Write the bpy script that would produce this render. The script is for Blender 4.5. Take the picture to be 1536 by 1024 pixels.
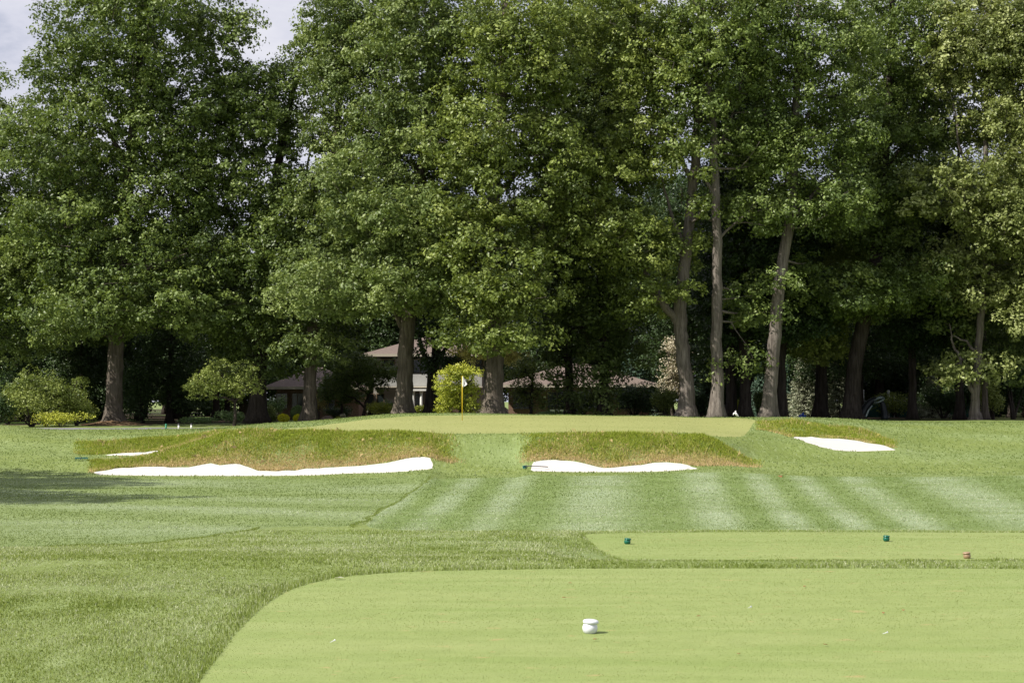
import bpy, math, random
import numpy as np
from mathutils import Vector
from mathutils.geometry import delaunay_2d_cdt

# ------------------------------------------------------------------ camera, sky, sun, exposure
SC = bpy.context.scene
for o in list(bpy.data.objects): bpy.data.objects.remove(o)
FPX, HV, CZ = 2560.0, 600.0, 1.6           # focal length in photo pixels, horizon row, eye height
cam_d = bpy.data.cameras.new('camera'); cam = bpy.data.objects.new('camera', cam_d)
SC.collection.objects.link(cam); SC.camera = cam
cam.location = (0, 0, CZ); cam.rotation_euler = (math.radians(90), 0, 0)
cam_d.sensor_width = 36.0; cam_d.lens = 36.0 * FPX / 1536.0
cam_d.shift_y = 88.0 / 1536.0
cam_d.clip_start = 0.1; cam_d.clip_end = 3000
SUN_EL, SUN_AZ = math.radians(47), math.radians(243)   # azimuth of the sun, clockwise from +Y
sun_dir = Vector((math.sin(SUN_AZ) * math.cos(SUN_EL), math.cos(SUN_AZ) * math.cos(SUN_EL), math.sin(SUN_EL)))
sd = bpy.data.lights.new('sun', 'SUN'); sd.energy = 5.0; sd.angle = math.radians(0.5); sd.color = (1.0, 0.94, 0.83)
sun = bpy.data.objects.new('sun', sd); SC.collection.objects.link(sun)
sun.rotation_euler = sun_dir.to_track_quat('Z', 'Y').to_euler(); sun.location = (-60, -30, 80)
SC.view_settings.view_transform = 'Standard'; SC.view_settings.look = 'None'
SC.view_settings.exposure = 0.66; SC.view_settings.gamma = 1.0
SC.cycles.max_bounces = 6; SC.cycles.transparent_max_bounces = 8
SC.cycles.use_denoising = True

W = bpy.data.worlds.new('World'); SC.world = W; W.use_nodes = True
nt = W.node_tree; nt.nodes.clear()
def wn(t, **k):
    n = nt.nodes.new(t)
    for a, b in k.items(): setattr(n, a, b)
    return n
sky = wn('ShaderNodeTexSky', sky_type='NISHITA', sun_disc=False, sun_elevation=SUN_EL, sun_rotation=SUN_AZ)
sky.air_density = 1.0; sky.dust_density = 1.5; sky.ozone_density = 1.5
tc = wn('ShaderNodeTexCoord'); mp = wn('ShaderNodeMapping'); mp.inputs['Scale'].default_value = (2.2, 2.2, 5.0)
nz = wn('ShaderNodeTexNoise'); nz.inputs['Scale'].default_value = 2.4; nz.inputs['Detail'].default_value = 8; nz.inputs['Roughness'].default_value = 0.6
rp = wn('ShaderNodeValToRGB'); rp.color_ramp.elements[0].position = 0.22; rp.color_ramp.elements[1].position = 0.48
cl = wn('ShaderNodeValToRGB'); cl.color_ramp.elements[0].color = (7.4, 7.7, 9.4, 1); cl.color_ramp.elements[1].color = (10.8, 10.8, 11.6, 1)
cl.color_ramp.elements[0].position = 0.40; cl.color_ramp.elements[1].position = 0.62
mx = wn('ShaderNodeMix', data_type='RGBA'); bg = wn('ShaderNodeBackground'); bg.inputs[1].default_value = 0.05
wo = wn('ShaderNodeOutputWorld'); L = nt.links.new
L(tc.outputs['Generated'], mp.inputs[0]); L(mp.outputs[0], nz.inputs[0]); L(nz.outputs[0], rp.inputs[0]); L(nz.outputs[0], cl.inputs[0])
L(rp.outputs[0], mx.inputs[0]); L(sky.outputs[0], mx.inputs[6]); L(cl.outputs[0], mx.inputs[7])
L(mx.outputs[2], bg.inputs[0]); L(bg.outputs[0], wo.inputs[0])

rng = np.random.default_rng(7)
R = random.Random(5)
COL = SC.collection

# ------------------------------------------------------------------ helpers
def tag(o, label=None, cat=None, group=None, kind=None):
    if label: o['label'] = label
    if cat: o['category'] = cat
    if group: o['group'] = group
    if kind: o['kind'] = kind
    return o
def empty(name, loc, label, cat, group=None, rz=0.0):
    o = bpy.data.objects.new(name, None); COL.objects.link(o)
    o.location = loc; o.rotation_euler = (0, 0, rz); o.empty_display_size = 0.3
    return tag(o, label, cat, group)
def mesh_np(name, V, F, mat=None, parent=None, smooth=False, attrs=None, link=True):
    """V (n,3); F list of int arrays (m,k). attrs: {name: per-face float array}"""
    V = np.asarray(V, np.float32); F = [np.asarray(f, np.int32) for f in F if len(f)]
    me = bpy.data.meshes.new(name)
    me.vertices.add(len(V)); me.vertices.foreach_set('co', V.ravel())
    nl = sum(f.size for f in F); npol = sum(len(f) for f in F)
    me.loops.add(nl); me.polygons.add(npol)
    me.loops.foreach_set('vertex_index', np.concatenate([f.ravel() for f in F]))
    tot = np.concatenate([np.full(len(f), f.shape[1], np.int32) for f in F])
    st = np.concatenate([[0], np.cumsum(tot)[:-1]]).astype(np.int32)
    me.polygons.foreach_set('loop_start', st); me.polygons.foreach_set('loop_total', tot)
    me.polygons.foreach_set('use_smooth', np.full(npol, smooth))
    if attrs:
        for k, a in attrs.items():
            at = me.attributes.new(k, 'FLOAT', 'FACE'); at.data.foreach_set('value', np.asarray(a, np.float32))
    if mat: me.materials.append(mat)
    me.update(); me.validate()
    if not link: return me
    o = bpy.data.objects.new(name, me); COL.objects.link(o)
    if parent: o.parent = parent
    return o
class MB:
    """collects shapes for one mesh"""
    def __init__(s): s.V = []; s.Q = []; s.T = []; s.n = 0
    def add(s, V, Q=None, T=None):
        V = np.asarray(V, float)
        if Q is not None and len(Q): s.Q.append(np.asarray(Q) + s.n)
        if T is not None and len(T): s.T.append(np.asarray(T) + s.n)
        s.V.append(V); s.n += len(V); return s
    def box(s, x0, x1, y0, y1, z0, z1):
        V = [(x, y, z) for z in (z0, z1) for y in (y0, y1) for x in (x0, x1)]
        return s.add(V, [(0, 2, 3, 1), (4, 5, 7, 6), (0, 1, 5, 4), (1, 3, 7, 5), (3, 2, 6, 7), (2, 0, 4, 6)])
    def tube(s, P, Rd, n=8, cap=True, lobes=None):
        P = np.asarray(P, float); Rd = np.asarray(Rd, float) * np.ones(len(P)); m = len(P)
        T = np.gradient(P, axis=0); T /= np.linalg.norm(T, axis=1)[:, None] + 1e-9
        ref = np.array([1., 0, 0]) if abs(T[0, 0]) < 0.8 else np.array([0, 1., 0])
        A = np.cross(T, ref); A /= np.linalg.norm(A, axis=1)[:, None] + 1e-9
        B = np.cross(T, A)
        th = np.linspace(0, 2 * np.pi, n, endpoint=False)
        rr = Rd[:, None] * np.ones((1, n))
        if lobes is not None: rr = rr * (1 + lobes(np.linspace(0, 1, m)[:, None], th[None, :]))
        V = P[:, None, :] + rr[..., None] * (np.cos(th)[None, :, None] * A[:, None, :] + np.sin(th)[None, :, None] * B[:, None, :])
        V = V.reshape(-1, 3); i = np.arange(m - 1)[:, None] * n; j = np.arange(n)[None, :]; k = (j + 1) % n
        Q = np.stack([i + j, i + k, i + n + k, i + n + j], -1).reshape(-1, 4)
        Tt = []
        if cap:
            V = np.vstack([V, P[:1], P[-1:]]); c0 = m * n; c1 = c0 + 1
            for a in range(n):
                b = (a + 1) % n; Tt.append((c0, b, a)); Tt.append((c1, (m - 1) * n + a, (m - 1) * n + b))
        return s.add(V, Q, Tt)
    def lathe(s, prof, c=(0, 0, 0), n=24, warp=None):
        P = np.array([(c[0], c[1], c[2] + z) for r, z in prof]); m = len(P); th = np.linspace(0, 2 * np.pi, n, endpoint=False)
        r = np.array([a for a, z in prof])
        V = np.stack([c[0] + r[:, None] * np.cos(th), c[1] + r[:, None] * np.sin(th), np.repeat(P[:, 2][:, None], n, 1)], -1).reshape(-1, 3)
        i = np.arange(m - 1)[:, None] * n; j = np.arange(n)[None, :]; k = (j + 1) % n
        return s.add(V, np.stack([i + j, i + k, i + n + k, i + n + j], -1).reshape(-1, 4))
    def build(s, name, mat, parent=None, smooth=False):
        F = []
        if s.Q: F.append(np.vstack(s.Q))
        if s.T: F.append(np.vstack(s.T))
        return mesh_np(name, np.vstack(s.V), F, mat, parent, smooth)

def px(u, v, d): return np.array([(u - 768) / FPX * d, d, CZ - (v - HV) / FPX * d])

# value noise, vectorised
_perm = rng.permutation(512)
def vnoise(x, y, z=0.0):
    x = np.asarray(x, float); y = np.asarray(y, float); z = np.asarray(z, float) + 0 * x
    xi, yi, zi = np.floor(x).astype(int), np.floor(y).astype(int), np.floor(z).astype(int)
    xf, yf, zf = x - xi, y - yi, z - zi
    f = lambda t: t * t * (3 - 2 * t)
    xf, yf, zf = f(xf), f(yf), f(zf)
    def h(a, b, c): return _perm[(_perm[(_perm[a & 255] + b) & 255] + c) & 255] / 511.0
    def lerp(a, b, t): return a + (b - a) * t
    r = lerp(lerp(lerp(h(xi, yi, zi), h(xi+1, yi, zi), xf), lerp(h(xi, yi+1, zi), h(xi+1, yi+1, zi), xf), yf),
             lerp(lerp(h(xi, yi, zi+1), h(xi+1, yi, zi+1), xf), lerp(h(xi, yi+1, zi+1), h(xi+1, yi+1, zi+1), xf), yf), zf)
    return r * 2 - 1

# ------------------------------------------------------------------ materials
def new_mat(name):
    m = bpy.data.materials.new(name); m.use_nodes = True; m.node_tree.nodes.clear(); return m
class NT:
    def __init__(s, m): s.t = m.node_tree
    def n(s, t, **k):
        n = s.t.nodes.new(t)
        for a, b in k.items(): setattr(n, a, b)
        return n
    def l(s, a, b): s.t.links.new(a, b)
    def pos(s): return s.n('ShaderNodeNewGeometry').outputs['Position']
    def obj(s): return s.n('ShaderNodeTexCoord').outputs['Object']
    def val(s, sock, x):
        if isinstance(x, (int, float)): sock.default_value = x
        elif isinstance(x, tuple): sock.default_value = x if len(x) == len(sock.default_value) else (*x, 1)
        else: s.l(x, sock)
    def math(s, op, a, b=0.0, c=None, clamp=False):
        n = s.n('ShaderNodeMath', operation=op, use_clamp=clamp); s.val(n.inputs[0], a); s.val(n.inputs[1], b)
        if c is not None: s.val(n.inputs[2], c)
        return n.outputs[0]
    def noise(s, vec, scale, detail=3, rough=0.5, stretch=None, dist=0.0):
        if stretch:
            mp = s.n('ShaderNodeMapping'); mp.inputs['Scale'].default_value = stretch; s.l(vec, mp.inputs[0]); vec = mp.outputs[0]
        n = s.n('ShaderNodeTexNoise'); s.l(vec, n.inputs['Vector']); n.inputs['Scale'].default_value = scale
        n.inputs['Detail'].default_value = detail; n.inputs['Roughness'].default_value = rough; n.inputs['Distortion'].default_value = dist
        return n.outputs[0]
    def ramp(s, f, *st):
        n = s.n('ShaderNodeValToRGB'); e = n.color_ramp.elements
        while len(e) < len(st): e.new(0.5)
        for i, (p, c) in enumerate(st):
            e[i].position = p; e[i].color = (*c, 1) if isinstance(c, tuple) else (c, c, c, 1)
        s.l(f, n.inputs[0]); return n.outputs[0]
    def mix(s, f, a, b, mode='MIX'):
        n = s.n('ShaderNodeMix', data_type='RGBA', blend_type=mode); s.val(n.inputs[0], f); s.val(n.inputs[6], a); s.val(n.inputs[7], b); return n.outputs[2]
    def attr(s, name): return s.n('ShaderNodeAttribute', attribute_name=name).outputs['Fac']
    def bump(s, h, st=0.3, dist=0.02):
        n = s.n('ShaderNodeBump'); n.inputs['Strength'].default_value = st; n.inputs['Distance'].default_value = dist; s.l(h, n.inputs['Height']); return n.outputs[0]
    def pbr(s, col, rough=0.8, spec=0.3, metal=0.0, normal=None, trans=None, sheen=0.0):
        b = s.n('ShaderNodeBsdfPrincipled'); s.val(b.inputs['Base Color'], col); s.val(b.inputs['Roughness'], rough)
        b.inputs['Specular IOR Level'].default_value = spec; b.inputs['Metallic'].default_value = metal
        if sheen: b.inputs['Sheen Weight'].default_value = sheen
        if normal is not None: s.l(normal, b.inputs['Normal'])
        o = s.n('ShaderNodeOutputMaterial')
        if trans:
            tb = s.n('ShaderNodeBsdfTranslucent'); s.val(tb.inputs[0], trans[1]); ms = s.n('ShaderNodeMixShader')
            ms.inputs[0].default_value = trans[0]; s.l(b.outputs[0], ms.inputs[1]); s.l(tb.outputs[0], ms.inputs[2]); s.l(ms.outputs[0], o.inputs[0])
        else: s.l(b.outputs[0], o.inputs[0])
        return b
def plain(name, col, rough=0.6, spec=0.4, metal=0.0, var=0.15, scale=8, bump=0.0, stretch=None):
    m = new_mat(name); t = NT(m); p = t.obj(); nz = t.noise(p, scale, 4, 0.6, stretch)
    c = t.mix(t.ramp(nz, (0.3, 0.0), (0.7, 1.0)), tuple(x * (1 - var) for x in col), tuple(min(1, x * (1 + var)) for x in col))
    t.pbr(c, rough, spec, metal, t.bump(nz, bump, 0.02) if bump else None); return m

# --- turf: colour pieces laid in world space
def turf(name, a, b, fine=60.0, patch=0.35, bumpst=0.25, stripe=None, specks=None, stretch=(1, 1, 1), pale=None, tone=0.5, grain=False):
    m = new_mat(name); t = NT(m); P = t.pos()
    big = t.noise(P, patch, 4, 0.55, stretch)
    c = t.mix(t.ramp(big, (0.36, 0.0), (0.64, 1.0)), a, b)
    mid = t.noise(P, 5.0, 4, 0.7)
    c = t.mix(t.math('MULTIPLY', t.ramp(mid, (0.4, 0.0), (0.62, 1.0)), 0.45), c, tuple(x * 0.72 for x in a))
    if stripe == 'fan':       # mower stripes fanning out towards the green
        sp = t.n('ShaderNodeSeparateXYZ'); t.l(P, sp.inputs[0]); X, Y = sp.outputs[0], sp.outputs[1]
        wob = t.noise(P, 0.07, 2, 0.5)
        q = t.math('DIVIDE', t.math('ADD', t.math('ADD', X, 2.0), t.math('MULTIPLY', t.math('SUBTRACT', wob, 0.5), 0.7)), t.math('ADD', Y, 28.0))
        q = t.math('DIVIDE', t.math('ADD', X, 2.0), t.math('ADD', Y, 28.0))
        s = t.math('SINE', t.math('ADD', t.math('MULTIPLY', q, 230.0), t.math('MULTIPLY', t.math('SINE', t.math('MULTIPLY', q, 47.0)), 2.4)))
        s = t.math('ADD', t.math('MULTIPLY', s, 0.55), 0.45, clamp=True)
        s = t.math('MULTIPLY', s, t.ramp(t.noise(P, 0.16, 4, 0.6), (0.3, 0.15), (0.6, 1.0)))
        c = t.mix(t.math('MULTIPLY', s, 1.0, clamp=True), c, pale)
    elif stripe == 'cross':   # softer stripes running across the view
        sp = t.n('ShaderNodeSeparateXYZ'); t.l(P, sp.inputs[0]); X, Y = sp.outputs[0], sp.outputs[1]
        q = t.math('ADD', t.math('MULTIPLY', Y, 1.0), t.math('MULTIPLY', X, 0.75))
        s = t.math('ADD', t.math('MULTIPLY', t.math('SINE', t.math('ADD', t.math('MULTIPLY', q, 0.62), t.math('MULTIPLY', t.math('SINE', t.math('MULTIPLY', q, 0.17)), 1.6))), 0.5), 0.5)
        s = t.math('MULTIPLY', s, t.ramp(t.noise(P, 0.13, 4, 0.65), (0.35, 0.0), (0.65, 1.0)))
        c = t.mix(t.math('MULTIPLY', s, 0.75), c, pale)
    elif stripe == 'lines':
        s = t.noise(P, 1.0, 3, 0.7, (0.45, 2.6, 1), 0.6); c = t.mix(t.math('MULTIPLY', t.ramp(s, (0.40, 0.0), (0.66, 1.0)), 0.42), c, pale)
    if specks:
        sk = t.noise(P, 5.5, 3, 0.6, (0.6, 1.2, 1)); c = t.mix(t.math('MULTIPLY', t.ramp(sk, (0.645, 0.0), (0.71, 1.0)), 0.75), c, specks)
    if grain:
        g1 = t.noise(P, 1.0, 3, 0.8, (11, 1.3, 1)); c = t.mix(t.math('MULTIPLY', t.ramp(g1, (0.36, 0.0), (0.62, 1.0)), 0.55), tuple(x * 0.62 for x in a), c) if False else t.mix(t.math('MULTIPLY', t.ramp(g1, (0.38, 1.0), (0.60, 0.0)), 0.5), c, tuple(x * 0.55 for x in a))
        g2 = t.noise(P, 1.0, 2, 0.8, (7, 0.9, 3)); c = t.mix(t.math('MULTIPLY', t.ramp(g2, (0.52, 0.0), (0.68, 1.0)), 0.5), c, (0.24, 0.29, 0.15))
    fn = t.noise(P, fine, 3, 0.75); c = t.mix(t.math('MULTIPLY', t.ramp(fn, (0.35, 0.0), (0.65, 1.0)), tone), c, tuple(x * 1.45 for x in b))
    h = t.math('ADD', fn, t.math('MULTIPLY', mid, 0.5))
    t.pbr(c, 0.75, 0.25, 0, t.bump(h, bumpst, 0.03), sheen=0.0); return m

M = {}
M['rough'] = turf('rough_turf', (0.100, 0.140, 0.028), (0.155, 0.195, 0.050), fine=30, patch=0.22, bumpst=0.6, pale=(0.19, 0.25, 0.12), stripe='cross', grain=True)
M['fairway'] = turf('fairway_turf', (0.100, 0.150, 0.036), (0.130, 0.180, 0.050), fine=45, patch=0.3, bumpst=0.35, stripe='fan', pale=(0.250, 0.300, 0.205), grain=True)
M['fairway_side'] = turf('side_fairway_turf', (0.110, 0.155, 0.040), (0.145, 0.190, 0.060), fine=45, patch=0.25, bumpst=0.35, stripe='cross', pale=(0.240, 0.290, 0.190), grain=True)
M['bank'] = turf('bank_turf', (0.20, 0.165, 0.07), (0.19, 0.195, 0.06), fine=25, patch=0.8, bumpst=0.8)
M['tee'] = turf('tee_turf', (0.135, 0.188, 0.046), (0.180, 0.220, 0.072), fine=90, patch=0.7, bumpst=0.15, specks=(0.30, 0.21, 0.10), stretch=(0.35, 1.6, 1), tone=0.6, stripe='lines', pale=(0.240, 0.270, 0.115))
M['green'] = turf('green_turf', (0.222, 0.242, 0.082), (0.255, 0.268, 0.100), fine=60, patch=0.25, bumpst=0.06, stretch=(0.3, 1.3, 1), tone=0.15)
def mk_sand():
    m = new_mat('white_bunker_sand'); t = NT(m); P = t.pos()
    c = t.mix(t.noise(P, 2.0, 5, 0.7), (0.44, 0.42, 0.40), (0.54, 0.52, 0.50))
    h = t.noise(P, 5.0, 4, 0.6, (1, 2.2, 1)); t.pbr(c, 0.9, 0.1, 0, t.bump(h, 0.6, 0.06)); return m
M['sand'] = mk_sand()
def mk_road():
    m = new_mat('cart_path_asphalt'); t = NT(m); P = t.pos()
    c = t.mix(t.noise(P, 1.2, 4, 0.6), (0.13, 0.13, 0.15), (0.22, 0.215, 0.23)); t.pbr(c, 0.8, 0.3, 0, t.bump(t.noise(P, 60, 2), 0.3, 0.01)); return m
M['road'] = mk_road()
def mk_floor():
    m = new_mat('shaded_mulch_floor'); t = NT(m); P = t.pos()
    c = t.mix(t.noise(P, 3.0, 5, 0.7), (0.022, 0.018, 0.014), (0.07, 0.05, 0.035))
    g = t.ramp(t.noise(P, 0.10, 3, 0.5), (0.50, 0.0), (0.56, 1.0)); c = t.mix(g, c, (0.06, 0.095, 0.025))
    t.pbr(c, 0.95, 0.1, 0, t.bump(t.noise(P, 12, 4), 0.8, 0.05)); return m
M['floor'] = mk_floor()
M['mulch'] = plain('brown_mulch', (0.16, 0.105, 0.060), 0.95, 0.1, var=0.5, scale=6, bump=0.8)

def mk_bark(name, a, b):
    m = new_mat(name); t = NT(m); P = t.obj()
    n1 = t.noise(P, 5.0, 5, 0.65, (1.6, 1.6, 0.16)); n2 = t.noise(P, 0.7, 3, 0.5)
    c = t.mix(t.ramp(n1, (0.38, 0.0), (0.62, 1.0)), a, b)
    c = t.mix(t.math('MULTIPLY', t.ramp(n2, (0.45, 0.0), (0.65, 1.0)), 0.4), c, tuple(x * 0.55 for x in a))
    t.pbr(c, 0.9, 0.15, 0, t.bump(n1, 1.0, 0.12)); return m
M['bark_grey'] = mk_bark('grey_furrowed_bark', (0.075, 0.062, 0.050), (0.165, 0.140, 0.118))
M['bark_pale'] = mk_bark('pale_grey_bark', (0.10, 0.085, 0.075), (0.215, 0.188, 0.168))
M['bark_dark'] = mk_bark('dark_bark', (0.030, 0.024, 0.020), (0.070, 0.058, 0.050))

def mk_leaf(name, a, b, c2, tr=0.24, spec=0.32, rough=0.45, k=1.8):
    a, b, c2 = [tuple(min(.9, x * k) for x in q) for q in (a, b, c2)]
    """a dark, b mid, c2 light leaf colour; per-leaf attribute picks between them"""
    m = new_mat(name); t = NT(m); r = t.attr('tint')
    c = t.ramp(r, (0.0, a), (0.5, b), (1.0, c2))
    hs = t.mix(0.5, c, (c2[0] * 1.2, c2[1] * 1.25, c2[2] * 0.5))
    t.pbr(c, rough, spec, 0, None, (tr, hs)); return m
M['leaf_mid'] = mk_leaf('green_broad_leaves', (0.028, 0.044, 0.011), (0.064, 0.092, 0.022), (0.125, 0.158, 0.045))
M['leaf_cool'] = mk_leaf('cool_green_leaves', (0.027, 0.042, 0.012), (0.062, 0.088, 0.024), (0.126, 0.156, 0.050))
M['leaf_warm'] = mk_leaf('yellow_green_leaves', (0.034, 0.050, 0.011), (0.078, 0.104, 0.023), (0.148, 0.175, 0.045))
M['leaf_pale'] = mk_leaf('pale_olive_leaves', (0.040, 0.052, 0.015), (0.095, 0.115, 0.034), (0.180, 0.200, 0.080))
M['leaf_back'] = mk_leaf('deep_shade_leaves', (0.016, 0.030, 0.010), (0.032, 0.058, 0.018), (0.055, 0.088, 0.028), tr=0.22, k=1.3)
M['leaf_lime'] = mk_leaf('lime_yellow_leaves', (0.06, 0.08, 0.012), (0.14, 0.16, 0.020), (0.27, 0.28, 0.04))
M['leaf_yellow'] = mk_leaf('bright_yellow_leaves', (0.22, 0.22, 0.01), (0.42, 0.40, 0.02), (0.6, 0.56, 0.04))
M['leaf_bronze'] = mk_leaf('bronze_leaves', (0.10, 0.085, 0.030), (0.21, 0.18, 0.07), (0.34, 0.30, 0.14))
M['leaf_box'] = mk_leaf('clipped_box_leaves', (0.045, 0.075, 0.025), (0.080, 0.125, 0.045), (0.125, 0.18, 0.07))
M['leaf_spruce'] = mk_leaf('blue_green_needles', (0.030, 0.055, 0.040), (0.062, 0.105, 0.075), (0.11, 0.165, 0.12), tr=0.1)
M['leaf_silver'] = mk_leaf('silvery_grey_needles', (0.09, 0.10, 0.065), (0.20, 0.215, 0.15), (0.34, 0.35, 0.26), tr=0.1)
M['leaf_tan'] = mk_leaf('tan_dry_leaves', (0.16, 0.14, 0.10), (0.28, 0.25, 0.19), (0.42, 0.39, 0.31), tr=0.15)
M['blade'] = mk_leaf('rough_grass_blades', (0.100, 0.150, 0.016), (0.215, 0.275, 0.070), (0.46, 0.49, 0.33), tr=0.35, spec=0.25, rough=0.5, k=1.0)
M['blade_tee'] = mk_leaf('tee_grass_blades', (0.115, 0.165, 0.036), (0.198, 0.242, 0.074), (0.33, 0.345, 0.17), tr=0.3, spec=0.2, rough=0.6, k=1.0)
M['blade_pale'] = mk_leaf('fairway_grass_blades', (0.095, 0.145, 0.030), (0.205, 0.265, 0.105), (0.46, 0.50, 0.38), tr=0.35, spec=0.25, rough=0.5, k=1.0)
M['fescue'] = mk_leaf('bank_fescue_blades', (0.58, 0.43, 0.25), (0.42, 0.38, 0.12), (0.24, 0.30, 0.035), tr=0.35, spec=0.15, rough=0.6, k=1.0)

# ------------------------------------------------------------------ terrain
def zv(d, v): return CZ - (v - HV) * d / FPX
COLS = [
 # u,   A front lip, B face foot, C face top, D low front, E low foot, F low top, G crest, H behind, I trees
 (-400, (66,716),(71,704),(76,692),(80,684),(83,677),(87,668),(100,646),(109,641),(118,637)),
 (-60,  (66,715),(71,703),(76,692),(80,684),(83,677),(87,667),(99,643),(109,642),(118,638)),
 (0,    (67,714),(72,702),(76,692),(80,683),(83,676),(87,664),(99,638),(109,642),(118,638)),
 (80,   (68,714),(72,702),(76,691),(80,682),(83,676),(87,662),(99,646),(109,642.5),(118,637)),
 (130,  (69,712),(70.5,709),(74,692),(79,685),(81,682),(85,664),(98,647),(109,642.5),(118,637)),
 (200,  (69.3,712),(71.5,702),(75,689),(78.5,684),(81,678),(84,660),(98,646),(109,642.5),(118,637)),
 (250,  (69.5,712),(72,700),(76,677),(79,678),(81,675),(85,657),(98,645),(109,642.5),(118,637)),
 (300,  (69.5,712),(72.3,697),(76.5,662),(79,660),(81,658),(85,652),(97,644),(109,642),(118,636)),
 (345,  (69.6,713),(72.3,696),(77,650),(79,648),(82,647),(86,645),(97,641),(109,641),(118,635)),
 (395,  (69.7,713),(71.6,707),(77,646.5),(80,644),(84,642),(88,640),(96,636),(108,637),(118,635)),
 (460,  (69.8,712),(72.3,703),(77,646),(80,643),(84,640),(88,637),(96,632),(108,634),(118,634)),
 (545,  (70,710),(72.5,697),(76.5,648),(80,643),(85,636),(90,630),(98,625),(108,629),(116,629)),
 (600,  (70,708),(72.5,690),(76.3,650),(80,644),(86,635),(92,627.5),(100,620.5),(108,624),(115,625)),
 (645,  (70,703),(72.5,685),(76.2,651),(80,645),(86,636),(92,628),(100,620),(108,623),(114,625)),
 (668,  (69,711),(72.5,692),(76,652),(80,646),(86,637),(92,629),(100,620),(108,623),(114,625)),
 (768,  (69,712),(72.5,696),(76,652),(80,646),(86,637),(92,629),(101,621),(108,624),(114,625)),
 (800,  (69.8,706.5),(72,691),(75.5,651),(80,645),(86,636),(92,628.5),(101,622),(108,624),(114,625)),
 (860,  (70,707.5),(72.2,690),(75.6,650.5),(80,644),(86,636),(92,629),(101,622.5),(108,624.5),(114,625)),
 (905,  (70,707.5),(71.4,701),(75.5,650),(80,644),(86,637),(92,630),(101,623),(108,625),(114,626)),
 (1000, (70,706),(72.4,693),(76,650),(80,645),(86,638),(92,631),(102,624.5),(108,626),(114,627)),
 (1046, (70,703.5),(71.6,699),(75.6,653),(80,648),(86,641),(92,634),(102,626),(108,627),(114,628)),
 (1090, (70,704),(71.8,699),(75,670),(79,655),(85,644),(91,636),(102,626),(108,627.5),(114,628)),
 (1140, (70,706),(72,701),(74.5,692),(80,662),(86,644),(89,634),(102,626),(108,627.5),(114,628)),
 (1190, (70,708),(72,703),(76,689),(82,659),(84,655),(87.5,632),(98,626.5),(108,628),(114,628)),
 (1250, (70,709),(72,704),(75,695),(79,675),(84,657),(88,641),(98,628),(108,629),(115,629)),
 (1300, (70,709),(72,704),(75,695),(79.5,677),(83.5,662),(87,648),(98,631),(108,631),(116,629.5)),
 (1342, (70,709),(73,702),(76,693),(80,675),(81.5,671),(85,660),(97,634),(107,632),(116,629.5)),
 (1400, (70,709),(73,701),(76,692),(80,680),(84,666),(88,653),(98,634),(107,632),(117,629.5)),
 (1536, (70,707),(73,699),(76,690),(80,679),(84,665),(88,652),(98,634),(107,632),(117,629.5)),
 (1900, (70,706),(73,698),(76,690),(80,679),(84,665),(88,652),(98,634),(107,632),(117,629.5)),
]
CU = np.array([c[0] for c in COLS], float)
def _cols():
    D, Zz = [], []
    for c in COLS:
        u = c[0]
        step = 1.0 if u > 900 else (0.0 if u < 800 else (u - 800) / 100.0)
        d = [0.0, 8.0, 16.8, 20.0, 23.2, 30.0, 45.0]
        z = [0.0, 0.0, 0.0, -0.25 * (1 - step) - 0.46 * step, -0.44 * (1 - step) - 0.645 * step, -0.69, -1.06]
        if u < 200: z[3] = -0.2; z[4] = -0.4
        for dd, v in c[1:]: d.append(dd); z.append(zv(dd, v))
        zi = z[-1]
        d += [140.0, 300.0, 900.0]; z += [zi * 0.6 - 0.05, 0.1, 0.1]
        D.append(d); Zz.append(z)
    return np.array(D), np.array(Zz)
KD, KZ = _cols()
def _pchip_slopes(x, y):          # x,y (...,K)
    h = np.diff(x, axis=-1); dl = np.diff(y, axis=-1) / h
    m = np.zeros_like(y)
    a, b = dl[..., :-1], dl[..., 1:]; w1 = 2 * h[..., 1:] + h[..., :-1]; w2 = h[..., 1:] + 2 * h[..., :-1]
    ok = (a * b) > 0
    with np.errstate(all='ignore'): hm = (w1 + w2) / (w1 / a + w2 / b)
    m[..., 1:-1] = np.where(ok, hm, 0); m[..., 0] = dl[..., 0]; m[..., -1] = dl[..., -1]
    return m
_SD = _pchip_slopes(CU[None, :], KD.T); _SZ = _pchip_slopes(CU[None, :], KZ.T)
def _herm(x, x0, x1, y0, y1, m0, m1):
    h = x1 - x0; t = np.clip((x - x0) / h, 0, 1); t2 = t * t; t3 = t2 * t
    return y0 * (2*t3 - 3*t2 + 1) + m0 * h * (t3 - 2*t2 + t) + y1 * (-2*t3 + 3*t2) + m1 * h * (t3 - t2)
def knots(u):
    u = np.clip(u, CU[0], CU[-1]); i = np.clip(np.searchsorted(CU, u) - 1, 0, len(CU) - 2)
    f = lambda Y, S: _herm(u[:, None], CU[i][:, None], CU[i+1][:, None], Y[i], Y[i+1], S.T[i], S.T[i+1])
    return f(KD, _SD), f(KZ, _SZ)
def U_of(x, y): return 768 + FPX * x / np.maximum(y, 4.0)
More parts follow.
